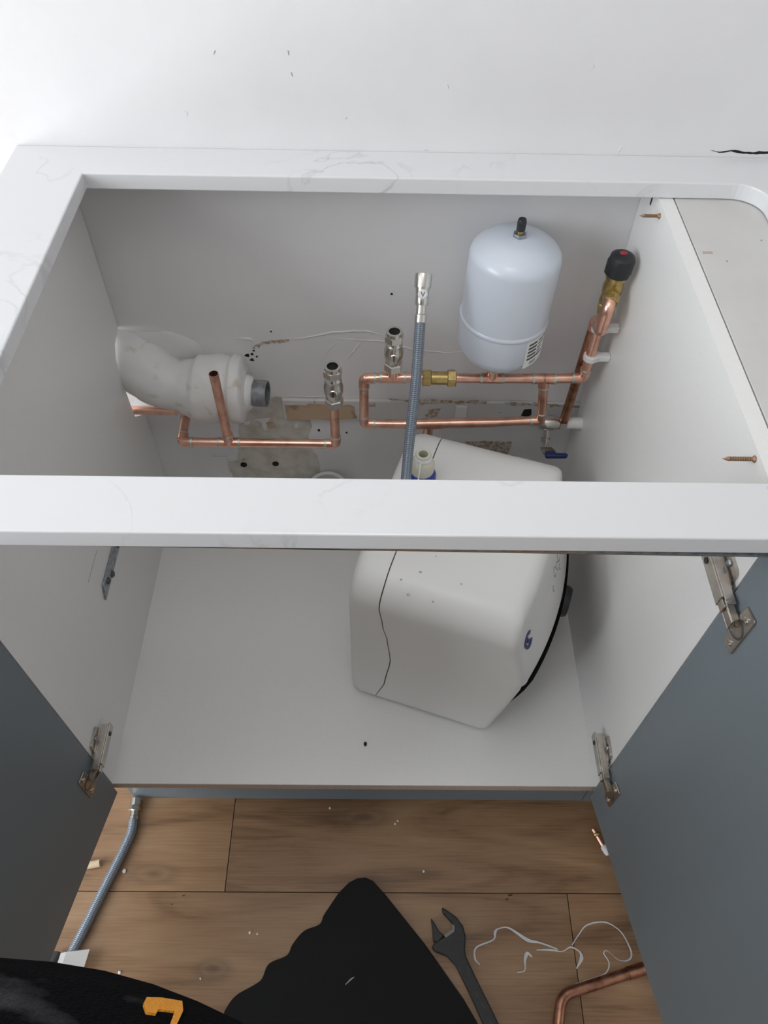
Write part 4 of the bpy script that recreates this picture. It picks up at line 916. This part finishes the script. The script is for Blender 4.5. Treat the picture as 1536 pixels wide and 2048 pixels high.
# hair cap, eyes, nose, mouth, ears
hc = V((px + .01, py - .005, 1.635))
bm = BM(); bmesh.ops.create_uvsphere(bm, u_segments=24, v_segments=16, radius=1.0)
for v in list(bm.verts):
    if v.co.z < -0.15 or (v.co.y > 0.35 and v.co.z < 0.45): bm.verts.remove(v)
for v in bm.verts: v.co = hc + V((v.co.x * .092, v.co.y * .105 - .004, v.co.z * .115 + .012))
bmesh.ops.solidify(bm, geom=bm.faces[:], thickness=0.006); link('hair', bm, 'hair', pn, smooth=True)
for s in (-1, 1):
    bm = BM(); bmesh.ops.create_uvsphere(bm, u_segments=12, v_segments=8, radius=.011, matrix=Matrix.Translation(hc + V((s * .032, .078, -.012)))); link('eye', bm, 'white', pn, smooth=True)
    bm = BM(); bmesh.ops.create_uvsphere(bm, u_segments=12, v_segments=8, radius=.022, matrix=Matrix.Translation(hc + V((s * .085, .0, -.02))) @ Matrix.Diagonal((.4, .7, 1.2, 1))); link('ear', bm, 'skin', pn, smooth=True)
bm = BM(); lathe(bm, [(0, 0), (.006, .004), (.012, .03), (.004, .042), (0, .044)], hc + V((0, .082, -.002)), (0, .35, -1), 10); link('nose', bm, 'skin', pn, smooth=True)
bm = BM(); bmesh.ops.create_uvsphere(bm, u_segments=12, v_segments=8, radius=.022, matrix=Matrix.Translation(hc + V((0, .078, -.068))) @ Matrix.Diagonal((1, .35, .3, 1))); link('mouth', bm, 'red', pn, smooth=True)
# sweatshirt: superelliptic torso sections (z, centre y, half width, half depth)
SEC = [(0.86, -0.500, 0.225, 0.118), (0.90, -0.492, 0.245, 0.128), (0.95, -0.4855, 0.262, 0.134), (1.00, -0.4835, 0.270, 0.136), (1.04, -0.488, 0.268, 0.134), (1.09, -0.500, 0.258, 0.130), (1.15, -0.520, 0.240, 0.126), (1.22, -0.545, 0.225, 0.122), (1.30, -0.565, 0.220, 0.122), (1.38, -0.580, 0.205, 0.105), (1.43, -0.588, 0.15, 0.085), (1.465, -0.59, 0.085, 0.07)]
def sec(z):
    for a, b in zip(SEC, SEC[1:]):
        if z <= b[0]: t = (z - a[0]) / (b[0] - a[0]); return [a[i] + (b[i] - a[i]) * t for i in (1, 2, 3)]
    return SEC[-1][1:]
def shirt_pt(a, z, off=0.0):
    cy, hw, hd = sec(z); c_, s_ = math.cos(a), math.sin(a); e = 2 / 2.5
    cy -= 0.003; x = math.copysign(abs(c_) ** e, c_) * (hw + off); y = math.copysign(abs(s_) ** e, s_) * (hd + off)
    wob = 0.0022 * math.sin(a * 9 + z * 22) + 0.0016 * math.sin(z * 60 + a * 4)
    return V((px + 0.013 + x, cy + y + wob * 0.4, z))
bm = BM(); rings_ = []
NA = 64
for i in range(61):
    z = 0.86 + (1.465 - 0.86) * i / 60
    rings_.append([bm.verts.new(shirt_pt(2 * math.pi * k / NA, z)) for k in range(NA)])
for a, b in zip(rings_, rings_[1:]):
    for k in range(NA): bm.faces.new((a[k], a[(k + 1) % NA], b[(k + 1) % NA], b[k]))
bmesh.ops.solidify(bm, geom=bm.faces[:], thickness=0.003)
sh = link('sweatshirt', bm, 'shirt', pn, smooth=True)
for s in (-1, 1):
    pts = [(px + s * .17, py - .02, 1.385), (px + s * .205, py - .025, 1.37), (px + s * .285, py - (.06 if s > 0 else .03), 1.15 if s > 0 else 1.12), ((px + .299, py + .05, 1.335) if s > 0 else (px - .27, py + .04, .93))]
    link('sleeve', sweep(BM(), rounded_path(pts, 0.04, 6), 0.068, 20), 'shirt', pn, smooth=True)
for s in (-1, 1):
    link('trouser_leg', sweep(BM(), catmull([(px + s * .085, -0.535, 0.95), (px + s * .10, -0.54, 0.80), (px + s * .115, -0.54, 0.48), (px + s * .12, -0.565, 0.09)], 6), [.125 - .055 * i / 18 for i in range(19)], 20), 'trouser', pn, smooth=True)
    bm = BM(); bmesh.ops.create_uvsphere(bm, u_segments=18, v_segments=12, radius=1, matrix=Matrix.Translation((px + s * .13, -0.495, 0.046)) @ Matrix.Diagonal((.052, .14, .046, 1)))
    link('shoe', bm, 'dark', pn, smooth=True)
# orange print: a figure 7 with a serif, laid on the sweatshirt front
glyph = [(1.030, 1.049), (1.038, 1.042), (1.020, 1.034), (0.990, 1.024), (0.965, 1.041), (0.950, 1.055), (0.935, 1.066), (0.945, 1.068), (0.962, 1.055), (0.975, 1.045), (1.000, 1.049), (0.995, 1.054), (1.010, 1.056)]
def on_shirt(a, z, off):
    p = shirt_pt(a, z); q = shirt_pt(a, z + 0.002); r_ = shirt_pt(a + 0.01, z)
    n_ = (q - p).cross(r_ - p).normalized()
    if n_.y < 0: n_ = -n_
    return p + n_ * off
bm = BM()
fa = [bm.verts.new(on_shirt(a, z, 0.0008)) for a, z in glyph]; fb = [bm.verts.new(on_shirt(a, z, -0.0005)) for a, z in glyph]
bm.faces.new(fa); bm.faces.new(fb)
for i in range(len(fa)): bm.faces.new((fa[i], fa[(i + 1) % len(fa)], fb[(i + 1) % len(fa)], fb[i]))
bmesh.ops.triangulate(bm, faces=bm.faces[:])
link('orange_print', bm, 'orange', sh)
